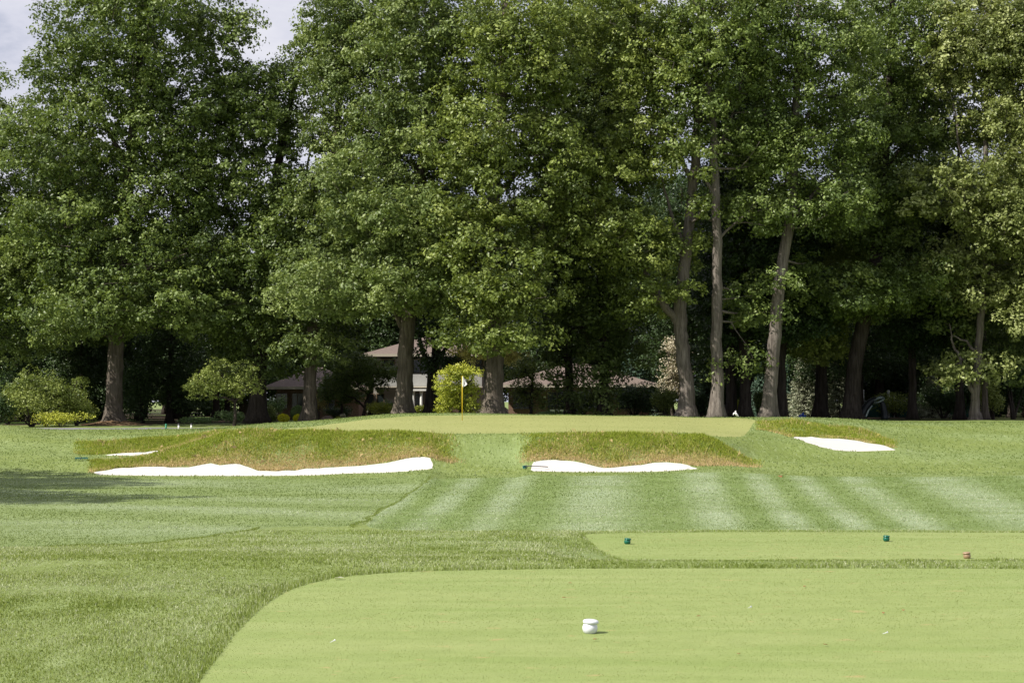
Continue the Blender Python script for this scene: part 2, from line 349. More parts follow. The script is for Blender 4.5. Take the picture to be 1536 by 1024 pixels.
def Zt(x, y, noise=True):
    x = np.atleast_1d(np.asarray(x, float)); y = np.atleast_1d(np.asarray(y, float)); out = np.zeros_like(x)
    for s in range(0, len(x), 60000):
        xs, ys = x[s:s+60000], y[s:s+60000]
        D, Zz = knots(U_of(xs, ys)); m = _pchip_slopes(D, Zz)
        yy = np.clip(ys, 0.0, 899.0); k = np.clip((D <= yy[:, None]).sum(1) - 1, 0, D.shape[1] - 2); r = np.arange(len(xs))
        z = _herm(yy, D[r, k], D[r, k+1], Zz[r, k], Zz[r, k+1], m[r, k], m[r, k+1])
        if noise:
            w = np.clip((yy - 18) / 25, 0, 1) * np.clip((128 - yy) / 10, 0, 1)
            fl = face_w(xs, ys, D)
            z = z + w * (0.03 * vnoise(xs * 0.35, ys * 0.35, 3.1) + 0.012 * vnoise(xs * 1.3, ys * 1.3, 8.1)) + fl * (0.09 * vnoise(xs * 0.8, ys * 0.8, 5.5) + 0.05 * vnoise(xs * 2.3, ys * 2.3, 1.5))
        out[s:s+60000] = z
    return out
KA, KB, KC, KDd, KE, KF, KG = 7, 8, 9, 10, 11, 12, 13
def smooth(a, b, x): t = np.clip((x - a) / (b - a), 0, 1); return t * t * (3 - 2 * t)
def face_param(x, y, D=None):
    """(weight, height fraction) of the tall-grass banks"""
    u = U_of(x, y)
    if D is None: D, _ = knots(u)
    r1 = (y - D[:, KB]) / (D[:, KC] - D[:, KB]); r2 = (y - D[:, KE]) / (D[:, KF] - D[:, KE])
    u = u + 16 * vnoise(x * .9, y * .9, 2.2) * (u > 600) * (u < 860)
    in1 = smooth(128, 150, u) * (1 - smooth(645, 700, u)) + smooth(762, 808, u) * (1 - smooth(1110, 1150, u))
    in2 = smooth(100, 150, u) * (1 - smooth(300, 350, u)) + smooth(1130, 1150, u) * (1 - smooth(1325, 1350, u))
    w1 = in1 * smooth(-0.12, 0.02, r1) * (1 - smooth(0.9, 1.12, r1)); w2 = in2 * smooth(-0.12, 0.02, r2) * (1 - smooth(0.9, 1.2, r2))
    return np.maximum(w1, w2), np.where(w1 > w2, r1, r2)
def face_w(x, y, D): return face_param(x, y, D)[0]

def ray(u, v, dmin=60.0, dmax=100.0):
    ds = np.linspace(dmin, dmax, 1200); xs = (u - 768) / FPX * ds
    z = Zt(xs, ds, True); zr = zv(ds, v); hit = np.nonzero(z >= zr)[0]
    d = ds[hit[0]] if len(hit) else dmax
    return ((u - 768) / FPX * d, d)
def ud(pts): return [((u - 768) / FPX * d, d) for u, d in pts]
def densify(P, step):
    out = []
    for a, b in zip(P, P[1:] + P[:1]):
        n = max(1, int(math.hypot(b[0]-a[0], b[1]-a[1]) / step))
        for i in range(n): out.append((a[0] + (b[0]-a[0]) * i / n, a[1] + (b[1]-a[1]) * i / n))
    return out
def smoothpoly(P, it=2):
    for _ in range(it):
        Q = []
        for a, b in zip(P, P[1:] + P[:1]):
            Q.append((a[0]*.75 + b[0]*.25, a[1]*.75 + b[1]*.25)); Q.append((a[0]*.25 + b[0]*.75, a[1]*.25 + b[1]*.75))
        P = Q
    return P
tee_d = lambda v: CZ * FPX / (v - HV)
POLY = {}
POLY['teeing_ground'] = smoothpoly(ud([(285, 9.0), (300, tee_d(1020)), (325, tee_d(988)), (350, tee_d(955)), (375, tee_d(928)), (395, tee_d(910)), (415, tee_d(895)), (440, tee_d(882)), (470, tee_d(873)), (510, tee_d(865)), (600, tee_d(857)), (750, tee_d(854)), (900, tee_d(852)), (1300, tee_d(852)), (1650, tee_d(853))]) + [(6.5, 12), (6.5, 5), (6.5, 2.5), (-1.5, 2.5), (-1.6, 5)], 2)
POLY['teeing_ground_front'] = smoothpoly(ud([(960, 23.5), (935, 24.0), (905, 25.3), (888, 27.0), (874, 28.7), (890, 29.3), (1000, 29.5), (1300, 29.6), (1650, 29.6), (1900, 29.6), (1900, 23.5), (1650, 23.5), (1300, 23.5)]), 2)
POLY['putting_green'] = smoothpoly(ud([(380, 78.4), (435, 81.5), (490, 86.5), (550, 91), (620, 95), (700, 97.5), (800, 98.5), (900, 99.5), (1000, 101), (1090, 101), (1125, 98), (1136, 93), (1128, 88), (1121, 84), (1116, 80.8), (1085, 78.6), (1045, 77.6), (1000, 77.0), (900, 76.5), (800, 76.5), (700, 76.9), (640, 77.1), (560, 77.5), (490, 78)]), 2)
def sandpoly(back, front, lo=62, hi=92):
    return [ray(u, v, lo, hi) for u, v in back] + [ray(u, v, lo, hi) for u, v in reversed(front)]
POLY['sand_left'] = sandpoly([(139,708),(172,702.5),(203,700.5),(245,699.5),(282,700.5),(300,697),(316,694.5),(330,697.5),(345,696),(360,696),(372,700),(387,706),(412,706.5),(450,704),(500,700.5),(550,697.5),(580,694.5),(600,690),(620,686),(636,685),(646,687),(649,693)],
    [(150,712),(220,713),(300,713.3),(400,713.3),(500,711),(600,707),(640,704),(649,702)])
POLY['sand_right'] = sandpoly([(795,703),(797,697),(802,692.5),(815,690.5),(850,690.5),(870,693),(888,697.5),(905,701.5),(922,701),(945,698.5),(980,694),(1000,693),(1020,694.5),(1035,698),(1046,702)],
    [(800,706.3),(850,707.3),(900,707.6),(980,707),(1020,705),(1046,703)])
POLY['sand_small'] = sandpoly([(158,682),(175,680),(200,678.8),(225,676.8),(240,675.5)], [(165,683),(200,683),(225,680),(242,677)], 76, 84)
POLY['sand_far'] = sandpoly([(1189,656),(1200,655.3),(1225,656),(1250,657.5),(1275,659.5),(1290,661.5),(1312,665.5),(1330,669),(1343,674)],
    [(1195,658),(1210,663.5),(1230,670),(1250,674.5),(1275,676.3),(1310,676),(1342,675)], 76, 92)
POLY['fairway'] = smoothpoly(ud([(540, 30.0), (560, 36), (590, 43), (622, 52), (652, 63.5), (700, 66.0), (900, 66.5), (1100, 67.0), (1300, 66.5), (1536, 66), (1800, 66), (1800, 30.3), (1400, 30.2), (1100, 30.1), (900, 30.0), (700, 29.8)]), 2)
POLY['side_fairway'] = smoothpoly(ud([(-400, 23), (0, 23.3), (80, 23.6), (160, 24.6), (240, 26), (320, 28.3), (390, 31), (450, 31.6), (530, 31.2), (556, 36), (588, 43), (620, 52), (648, 63), (640, 65.5), (500, 66), (300, 66), (100, 65), (-400, 64)]), 1)
POLY['road'] = smoothpoly(ud([(-700, 104.5), (-300, 105), (60, 105.5), (250, 105.5), (360, 106), (450, 108.5), (560, 113), (640, 121), (640, 124), (560, 117.5), (450, 113), (360, 111), (250, 110.5), (60, 110.5), (-300, 110), (-700, 109.5)]), 2)
POLY['woodland_floor'] = ud([(-900, 122), (-100, 120), (60, 116.5), (150, 121), (215, 121), (320, 122), (440, 124), (520, 119), (640, 112), (800, 111), (1000, 111.5), (1200, 112), (1300, 114), (1536, 115), (2000, 116), (2400, 118), (2400, 290), (-900, 290)])

def inpoly(P, x, y):
    P = np.asarray(P); ins = np.zeros(len(x), bool); n = len(P); j = n - 1
    for i in range(n):
        xi, yi, xj, yj = P[i, 0], P[i, 1], P[j, 0], P[j, 1]
        c = ((yi > y) != (yj > y)) & (x < (xj - xi) * (y - yi) / (yj - yi + 1e-12) + xi); ins ^= c; j = i
    return ins
ORDER = ['woodland_floor', 'road', 'side_fairway', 'fairway', 'putting_green', 'teeing_ground', 'teeing_ground_front', 'sand_left', 'sand_right', 'sand_small', 'sand_far']
def build_terrain():
    rows = np.concatenate([np.arange(2, 30, 1.0), np.arange(30, 64, 1.5), np.arange(64, 90, 0.36), np.arange(90, 126, 1.1), np.arange(126, 300, 14.0)])
    us = np.arange(-420, 1960, 11.0)
    UU, DD = np.meshgrid(us, rows); ju = rng.uniform(-3, 3, UU.shape); jd = rng.uniform(-0.08, 0.08, UU.shape)
    X = ((UU + ju - 768) / FPX * DD).ravel(); Y = (DD + jd).ravel()
    ex = [(x, y) for x in np.arange(-700, 701, 70) for y in np.arange(-500, 1500, 70) if not (2 < y < 310 and abs(x) < 0.55 * y + 30)]
    ex += [(x, y) for x in (-20, -10, -5, 5, 10, 20) for y in (-20, -8, 0, 8, 16, 24)]
    ex = [(x + R.uniform(-.3, .3), y + R.uniform(-.3, .3)) for x, y in ex if not (y > 2 and abs(x) < 0.46 * y)]
    pts = list(zip(X, Y)) + ex
    edges = []
    for k in ORDER:
        st = 0.25 if 'sand' in k else (0.3 if 'tee' in k else 0.8)
        if k == 'woodland_floor': st = 4
        P = densify(POLY[k], st)
        if 'sand' in k:
            A = np.array(P); A = A + 0.05 * np.stack([vnoise(A[:, 0] * 1.7, A[:, 1] * 1.7, 2.), vnoise(A[:, 0] * 1.7, A[:, 1] * 1.7, 9.)], 1); P = [tuple(a) for a in A]
        POLY[k] = P; b = len(pts); pts += P; edges += [(b + i, b + (i + 1) % len(P)) for i in range(len(P))]
    r = delaunay_2d_cdt([Vector(p) for p in pts], edges, [], 0, 1e-4)
    V = np.array([tuple(v) for v in r[0]]); T = np.array([tuple(f) for f in r[2] if len(f) == 3])
    z = Zt(V[:, 0], V[:, 1]); V3 = np.column_stack([V, z])
    c = V[T].mean(1); reg = np.zeros(len(T), int)
    for i, k in enumerate(ORDER): reg[inpoly(POLY[k], c[:, 0], c[:, 1])] = i + 1
    # make normals point up
    a, b2, c3 = V3[T[:, 0]], V3[T[:, 1]], V3[T[:, 2]]; up = np.cross(b2 - a, c3 - a)[:, 2] < 0; T[up] = T[up][:, ::-1]
    names = ['ground'] + ORDER
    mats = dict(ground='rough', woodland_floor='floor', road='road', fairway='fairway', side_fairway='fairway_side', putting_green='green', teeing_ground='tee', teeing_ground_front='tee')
    for i, k in enumerate(names):
        t = T[reg == i]
        if not len(t): continue
        uq, inv = np.unique(t, return_inverse=True)
        nm = 'bunker_sand' if 'sand' in k else ('teeing_ground' if 'teeing' in k else ('fairway' if 'fairway' in k else k))
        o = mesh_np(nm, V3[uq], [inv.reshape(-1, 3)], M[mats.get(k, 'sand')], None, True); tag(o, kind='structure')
build_terrain()

# ------------------------------------------------------------------ grass blades
def blades(name, X, Y, L, Wd, tint, mat, label, lean=0.5, cat='grass'):
    n = len(X); Zb = Zt(X, Y) - 0.005
    th = rng.uniform(0, 2 * np.pi, n); ld = rng.uniform(0, 2 * np.pi, n); lm = rng.uniform(0.05, lean, n) * L
    hx, hy = np.cos(th) * Wd / 2, np.sin(th) * Wd / 2
    B = np.column_stack([X, Y, Zb]); H = np.column_stack([hx, hy, 0 * hx])
    Mid = B + np.column_stack([np.cos(ld) * lm * .35, np.sin(ld) * lm * .35, L * .6]); Tip = B + np.column_stack([np.cos(ld) * lm, np.sin(ld) * lm, L * np.sqrt(np.clip(1 - (lm / L) ** 2, .2, 1))])
    V = np.stack([B - H, B + H, Mid + H * .7, Tip, Mid - H * .7], 1).reshape(-1, 3)
    i = np.arange(n)[:, None] * 5; F = i + np.array([[0, 1, 2, 3, 4]])
    o = mesh_np(name, V, [F], mat, None, False, {'tint': tint}); return tag(o, label, cat, None, 'stuff')
def in_any(x, y, ks):
    m = np.zeros(len(x), bool)
    for k in ks: m |= inpoly(POLY[k], x, y)
    return m
def near_rough():
    Xs, Ys, Ls, Ws = [], [], [], []
    for d0, d1, dens, l, w in ((8.8, 12, 3600, .034, .0060), (12, 16, 2600, .036, .0075), (16, 20, 1100, .036, .011), (20, 24, 800, .038, .012), (24, 30, 500, .04, .014)):
        xa, xb = (-40 - 768) / FPX * d1, (1560 - 768) / FPX * d1
        n = int(dens * (xb - xa) * (d1 - d0)); x = rng.uniform(xa, xb, n); y = rng.uniform(d0, d1, n); u = U_of(x, y)
        ok = (u > -30) & (u < 1560) & ~in_any(x, y, ['teeing_ground', 'teeing_ground_front', 'fairway', 'side_fairway'])
        x, y = x[ok], y[ok]
        cl = 0.75 + 0.45 * vnoise(x * 2.2, y * 2.2, 4.); Xs.append(x); Ys.append(y); Ls.append(l * cl * rng.uniform(.6, 1.3, len(x))); Ws.append(np.full(len(x), w))
    X, Y, L_, W_ = map(np.concatenate, (Xs, Ys, Ls, Ws))
    t = 0.42 + 0.28 * vnoise(X * .9, Y * .9, 6.) + 0.24 * rng.standard_normal(len(X)) + 0.16 * np.clip((Y - 12) / 12, 0, 1) + .12 * vnoise(X * 5, Y * 5, 1.)
    blades('rough_grass', X, Y, L_, W_, np.clip(t, 0, 1), M['blade'], 'longer green rough grass around the tees in the foreground', .9)
near_rough()
def edge_grass():
    Xs, Ys = [], []
    for k, n in (('teeing_ground', 420), ('teeing_ground_front', 300)):
        P = np.array(POLY[k]); P = P[(P[:, 1] > 8) & (np.abs(P[:, 0]) < .34 * P[:, 1] + .5)]
        for p in P:
            m = n // 4; a = rng.normal(0, .07, (m, 2)); Xs.append(p[0] + a[:, 0] + rng.uniform(-.15, .15, m)); Ys.append(p[1] + a[:, 1])
    x, y = np.concatenate(Xs), np.concatenate(Ys); ok = ~in_any(x, y, ['teeing_ground', 'teeing_ground_front']); x, y = x[ok], y[ok]
    blades('collar_grass', x, y, rng.uniform(.028, .058, len(x)), np.full(len(x), .008), np.clip(.42 + .25 * rng.standard_normal(len(x)), 0, 1), M['blade'], 'ragged strip of longer grass along the cut edges of the tees')
edge_grass()
def far_turf():
    Xs, Ys, Ls, Ws = [], [], [], []
    for d0, d1, dens, l, w in ((23, 32, 300, .022, .014), (32, 45, 110, .028, .020), (45, 68, 55, .035, .030), (68, 104, 22, .06, .045)):
        xa, xb = (-30 - 768) / FPX * d1, (1560 - 768) / FPX * d1
        n = int(dens * (xb - xa) * (d1 - d0)); x = rng.uniform(xa, xb, n); y = rng.uniform(d0, d1, n); u = U_of(x, y)
        ok = (u > -30) & (u < 1560) & ~in_any(x, y, ['teeing_ground', 'teeing_ground_front', 'putting_green', 'sand_left', 'sand_right', 'sand_small', 'sand_far', 'road'])
        if d1 <= 32: ok &= in_any(x, y, ['side_fairway', 'fairway'])
        x, y = x[ok], y[ok]; Xs.append(x); Ys.append(y); Ls.append(l * rng.uniform(.5, 1.4, len(x))); Ws.append(np.full(len(x), w))
    X, Y, L_, W_ = map(np.concatenate, (Xs, Ys, Ls, Ws))
    q = (X + 2) / (Y + 28); st = np.clip(.5 + .6 * np.sin(230 * q + 2.4 * np.sin(47 * q)), 0, 1) * in_any(X, Y, ['fairway'])
    q2 = Y + .75 * X; st = st + np.clip(.5 + .6 * np.sin(.62 * q2 + 1.6 * np.sin(.17 * q2)), 0, 1) * in_any(X, Y, ['side_fairway']) * (.35 + .65 * (vnoise(X * .12, Y * .12, 1.) > -.2))
    t = np.clip(0.22 + .50 * st + .16 * vnoise(X * .5, Y * .2, 2.) + .20 * vnoise(X * .22 + Y * .02, Y * 1.3, 5.) + .19 * rng.standard_normal(len(X)), 0, 1)
    blades('fairway_grass', X, Y, L_, W_, t, M['blade_pale'], 'short pale mown grass covering the fairway and slopes', .9)
far_turf()
def tee_turf_blades():
    Xs, Ys, Ls, Ws = [], [], [], []
    for d0, d1, dens, l, w, k in ((8.8, 12, 3800, .009, .0045, 'teeing_ground'), (12, 17, 2000, .010, .0065, 'teeing_ground'), (23, 30, 700, .012, .011, 'teeing_ground_front'), (76, 102, 14, .02, .03, 'putting_green')):
        xa, xb = (-10 - 768) / FPX * d1, (1545 - 768) / FPX * d1; n = int(dens * (xb - xa) * (d1 - d0)); x = rng.uniform(xa, xb, n); y = rng.uniform(d0, d1, n); u = U_of(x, y)
        ok = (u > -10) & (u < 1545) & in_any(x, y, [k]); x, y = x[ok], y[ok]; Xs.append(x); Ys.append(y); Ls.append(l * rng.uniform(.5, 1.3, len(x))); Ws.append(np.full(len(x), w))
    X, Y, L_, W_ = map(np.concatenate, (Xs, Ys, Ls, Ws))
    t = np.clip(.5 + .22 * vnoise(X * .5, Y * 2.4, 3.) + .25 * vnoise(X * 4, Y * 9, 5.) + .17 * rng.standard_normal(len(X)), 0, 1)
    blades('tee_grass', X, Y, L_, W_, t, M['blade_tee'], 'closely mown bright yellow-green turf of the tees and the green', 1.0)
tee_turf_blades()
def cut_lines():
    X, Y = [], []
    for pts in ([(60, 23.5), (160, 24.6), (240, 26), (320, 28.3), (395, 31.0)], [(524, 31.0), (556, 36), (588, 43), (620, 52), (648, 63)]):
        P = np.array(ud(pts)); t = np.sort(rng.random(2600)) * (len(P) - 1); i = np.minimum(t.astype(int), len(P) - 2); Q = P[i] + (P[i + 1] - P[i]) * (t - i)[:, None]
        wob = .12 * vnoise(Q[:, 0] * .9, Q[:, 1] * .9, 1.); X.append(Q[:, 0] + rng.normal(0, .03, len(Q)) + wob); Y.append(Q[:, 1] + rng.normal(0, .10, len(Q)))
    X, Y = np.concatenate(X), np.concatenate(Y); blades('cut_line_grass', X, Y, rng.uniform(.015, .04, len(X)), np.full(len(X), .012), np.clip(.2 + .2 * rng.standard_normal(len(X)), 0, 1), M['blade'], 'thin darker lines of taller grass where the mowing cuts meet', .7)
cut_lines()
def D9(x, y): D, _ = knots(U_of(x, y)); return (D[:, KC] + D[:, KDd]) / 2
def fescue():
    n = 620000; u = rng.uniform(110, 1350, n); y = rng.uniform(69, 93, n); x = (u - 768) / FPX * y
    w, r = face_param(x, y); ok = (rng.random(n) < w) & ~in_any(x, y, ['sand_left', 'sand_right', 'sand_small', 'sand_far', 'putting_green'])
    x, y, r = x[ok], y[ok], r[ok]; cl = vnoise(x * 1.1, y * 1.1, 7.)
    L_ = (0.13 + .06 * cl) * rng.uniform(.6, 1.35, len(x)); t = np.clip(.05 + .95 * smooth(0.02, .50, r + .22 * cl + .3 * (y > D9(x, y)) + .12 * rng.standard_normal(len(x))), 0, 1) - .30 * (rng.random(len(x)) < .35) * rng.random(len(x)) - .2 * np.clip(vnoise(x * 3, y * 3, 2.), 0, 1)
    blades('bank_grass', x, y, L_, np.full(len(x), .020), np.clip(t, 0, 1), M['fescue'], 'long tawny green grass on the banks above the bunkers', .95)
fescue()
def seed_stalks():
    n = 60000; u = rng.uniform(110, 1350, n); y = rng.uniform(69, 93, n); x = (u - 768) / FPX * y
    w, r = face_param(x, y); cl = vnoise(x * .9, y * .9, 17.); ok = (rng.random(n) < w * np.clip(cl + .35, 0, 1)) & ~in_any(x, y, ['sand_left', 'sand_right', 'sand_small', 'sand_far', 'putting_green'])
    x, y = x[ok], y[ok]; blades('bank_stalks', x, y, rng.uniform(.16, .34, len(x)), np.full(len(x), .016), np.clip(.12 + .5 * rng.random(len(x)) ** 2, 0, 1), M['fescue'], 'taller bent straw-coloured stalks in clumps on the banks above the bunkers', .95)
seed_stalks()
# understorey / far turf texture blades behind, sparse
# ------------------------------------------------------------------ trees
def leaf_cloud(C, size, nrm_bias, outward=None, aspect=0.62, tint=None):
    """C (n,3) leaf centres -> rhombic leaves"""
    n = len(C); N = rng.standard_normal((n, 3)) * 0.6 + np.array([0, 0, nrm_bias])
    if outward is not None: N += outward * 1.0
    N /= np.linalg.norm(N, axis=1)[:, None] + 1e-9
    A = np.cross(N, rng.standard_normal((n, 3))); A /= np.linalg.norm(A, axis=1)[:, None] + 1e-9; B = np.cross(N, A)
    s = size * rng.uniform(.6, 1.35, n); a = A * (s * .5)[:, None]; b = B * (s * .5 * aspect)[:, None]
    V = np.stack([C - a, C - a * .1 + b, C + a - N * (s * .12)[:, None], C - a * .1 - b], 1).reshape(-1, 3)
    F = np.arange(n)[:, None] * 4 + np.arange(4)[None, :]
    return V, F
def crown_leaves(boughs, rad, n_per, size, base, tint0=0.5, flat=0.58):
    """boughs (m,3) local; clumped leaves hanging on each bough"""
    m = len(boughs); sub = 14
    br = rad * rng.uniform(.7, 1.3, m)
    off = rng.standard_normal((m, sub, 3)); off /= np.linalg.norm(off, axis=2)[..., None]; off *= rng.uniform(.3, 1, (m, sub, 1)) ** .5
    sc = boughs[:, None, :] + off * br[:, None, None] * np.array([1, 1, flat]); sr = br[:, None] * .33 * rng.uniform(.6, 1.3, (m, sub))
    k = max(2, int(n_per / sub)); d = rng.standard_normal((m, sub, k, 3)); d /= np.linalg.norm(d, axis=3)[..., None]; d *= (rng.random((m, sub, k, 1)) ** .4)
    P = sc[:, :, None, :] + d * sr[..., None, None] * np.array([1.1, 1.1, .75])
    P[..., 2] -= 0.25 * sr[..., None] * (d[..., 0] ** 2 + d[..., 1] ** 2)
    t = tint0 + .21 * rng.standard_normal((m, 1, 1)) + .13 * rng.standard_normal((m, sub, 1)) + .13 * rng.standard_normal((m, sub, k))
    P = P.reshape(-1, 3); D = (d * .6 + off[:, :, None, :] * .8).reshape(-1, 3)
    V, F = leaf_cloud(P, size, .55, D); return V, F, np.clip(t.ravel(), 0, 1)
def skeleton(trunk, tr, boughs, mb, tip=.035):
    """trunk list of polylines (pts, radii); joins each bough to the wood by a curved branch"""
    nodes = np.vstack([p for p, r in trunk]); nr = np.concatenate([r for p, r in trunk])
    top = trunk[0][0]; order = np.argsort(np.linalg.norm((boughs - top[len(top) // 2]), axis=1))
    for i in order:
        b = boughs[i]; dv = b - nodes; dist = np.linalg.norm(dv, axis=1); pen = np.where(dv[:, 2] < -0.3, dist * .9 + 2, 0) + np.where(nr < tip * 1.1, .6, 0)
        j = int(np.argmin(dist + pen)); a = nodes[j]; ln = dist[j]
        if ln < .3: continue
        r0 = min(nr[j] * .62, tip + .013 * ln + .02); k = max(4, int(ln / .9) + 2); t = np.linspace(0, 1, k)[:, None]
        mid = (a + b) / 2 + np.array([0, 0, -.10 * ln + .0]) * (1 if b[2] > a[2] else -1) + rng.normal(0, .06 * ln, 3)
        P = a * (1 - t) ** 2 + 2 * mid * t * (1 - t) + b * t ** 2
        P[1:-1] += rng.normal(0, .035 * ln / k + .02, (k - 2, 3))
        rr = r0 + (tip * .5 - r0) * t[:, 0]; mb.tube(P, rr, 5, False)
        nodes = np.vstack([nodes, P[1:]]); nr = np.concatenate([nr, rr[1:]])
def sample_blobs(blobs, n, shell=.55, sep=1.0):
    """blobs: (centre, radii) ; rejection of points packed too tightly"""
    vol = np.array([r[0] * r[1] * r[2] for c, r in blobs]) ** .8; pr = vol / vol.sum(); out = []
    idx = rng.choice(len(blobs), n * 4, p=pr); vec = rng.standard_normal((n * 4, 3)); vec /= np.linalg.norm(vec, axis=1)[:, None]
    rad = (shell + (1 - shell) * rng.random(n * 4)) ** 1; rad = np.where(rng.random(n * 4) < .25, rng.random(n * 4), rad)
    C = np.array([blobs[i][0] for i in idx]); Rr = np.array([blobs[i][1] for i in idx]); P = C + vec * rad[:, None] * Rr
    acc = np.zeros((0, 3))
    for p in P:
        if len(acc) and np.min(np.sum(((acc - p) * (1, 1, 1.35)) ** 2, 1)) < sep * sep: continue
        acc = np.vstack([acc, p])
        if len(acc) >= n: break
    return acc
def path_uv(pts, d, base): # (u,v[,dd]) -> local coords
    return np.array([px(p[0], p[1], d + (p[2] if len(p) > 2 else 0)) - base for p in pts])
def refine(P, n=5, jit=.0):
    P = np.asarray(P); t = np.arange(len(P)); tt = np.linspace(0, len(P) - 1, (len(P) - 1) * n + 1)
    m = _pchip_slopes(np.tile(t.astype(float), (3, 1)), P.T.copy())
    i = np.clip(tt.astype(int), 0, len(P) - 2)
    Q = np.array([_herm(tt, t[i], t[i+1], P[i, a], P[i+1, a], m[a, i], m[a, i+1]) for a in range(3)]).T
    if jit: Q[1:-1] += rng.normal(0, jit, Q[1:-1].shape)
    return Q
def make_tree(u, d, dia, trunk_uv, limbs, blobs_uv, nb, mat, bark, label, name='tree', n_per=430, size=.225, rad=1.55, dens=1.0, cover=20, sep=1.5, tint=.5, group=None, cat='tree', flare=1.75, shell=.5):
    z0 = float(Zt([(u - 768) / FPX * d], [d])[0]) ; base = np.array([(u - 768) / FPX * d, d, z0])
    root = empty(name, base, label, cat, group)
    tp = path_uv(trunk_uv, d, base); tp[0] = (0, 0, -.15)
    P = refine(tp, 6, .03); h = P[:, 2]; H = h[-1]
    r = dia / 2 * (1 - .72 * np.clip(h / H, 0, 1) ** 1.1) * (1 + (flare - 1) * np.exp(-np.clip(h, 0, None) / .55))
    ph = rng.uniform(0, 6, 3)
    lob = lambda t, th: .10 * np.exp(-t * 14) * np.sin(5 * th + ph[0]) * 2 + .035 * np.sin(3 * th + ph[1] + 4 * t) + .02 * np.sin(9 * th + ph[2])
    mb = MB(); mb.tube(P, r, 16, True, lob); trunks = [(P, r)]
    for lm in limbs:
        q = path_uv(lm[1], d, base); Q = refine(q, 5, .04); L_ = np.linspace(0, 1, len(Q)); rr = lm[0] / 2 * (1 - .8 * L_); mb.tube(Q, rr, 10, False); trunks.append((Q, rr))
    blobs = []
    for b in blobs_uv:
        c = px(b[0], b[1], d + (b[4] if len(b) > 4 else 0)) - base; ru, rv = b[2] * d / FPX, b[3] * d / FPX; blobs.append((c, np.array([ru, min(ru, 6.0), rv])))
    bo = sample_blobs(blobs, int(nb * dens), shell, sep)
    if cover:
        hi = P[(P[:, 2] > H * .27)]; q = hi[rng.integers(0, len(hi), cover)] + np.column_stack([rng.normal(0, 1.3, cover), rng.uniform(-3.4, -1.2, cover), rng.normal(0, .4, cover)]); bo = np.vstack([bo, q])
    usable = [(p[k2:], rr[k2:]) for p, rr in trunks for k2 in [max(0, int(len(p) * .25)) if p is P else 0]]
    skeleton(usable, None, bo, mb)
    mb.build('trunk', bark, root, True)
    q = rng.uniform(.82, 1.12); size *= q; n_per = int(n_per / q ** 1.6)
    V, F, t = crown_leaves(bo, rad, n_per, size, None, tint); mesh_np('crown', V, [F], mat, root, False, {'tint': t})
    return root
m_, c_, w_, p_ = M['leaf_mid'], M['leaf_cool'], M['leaf_warm'], M['leaf_pale']
bg_, bp_, bd_ = M['bark_grey'], M['bark_pale'], M['bark_dark']
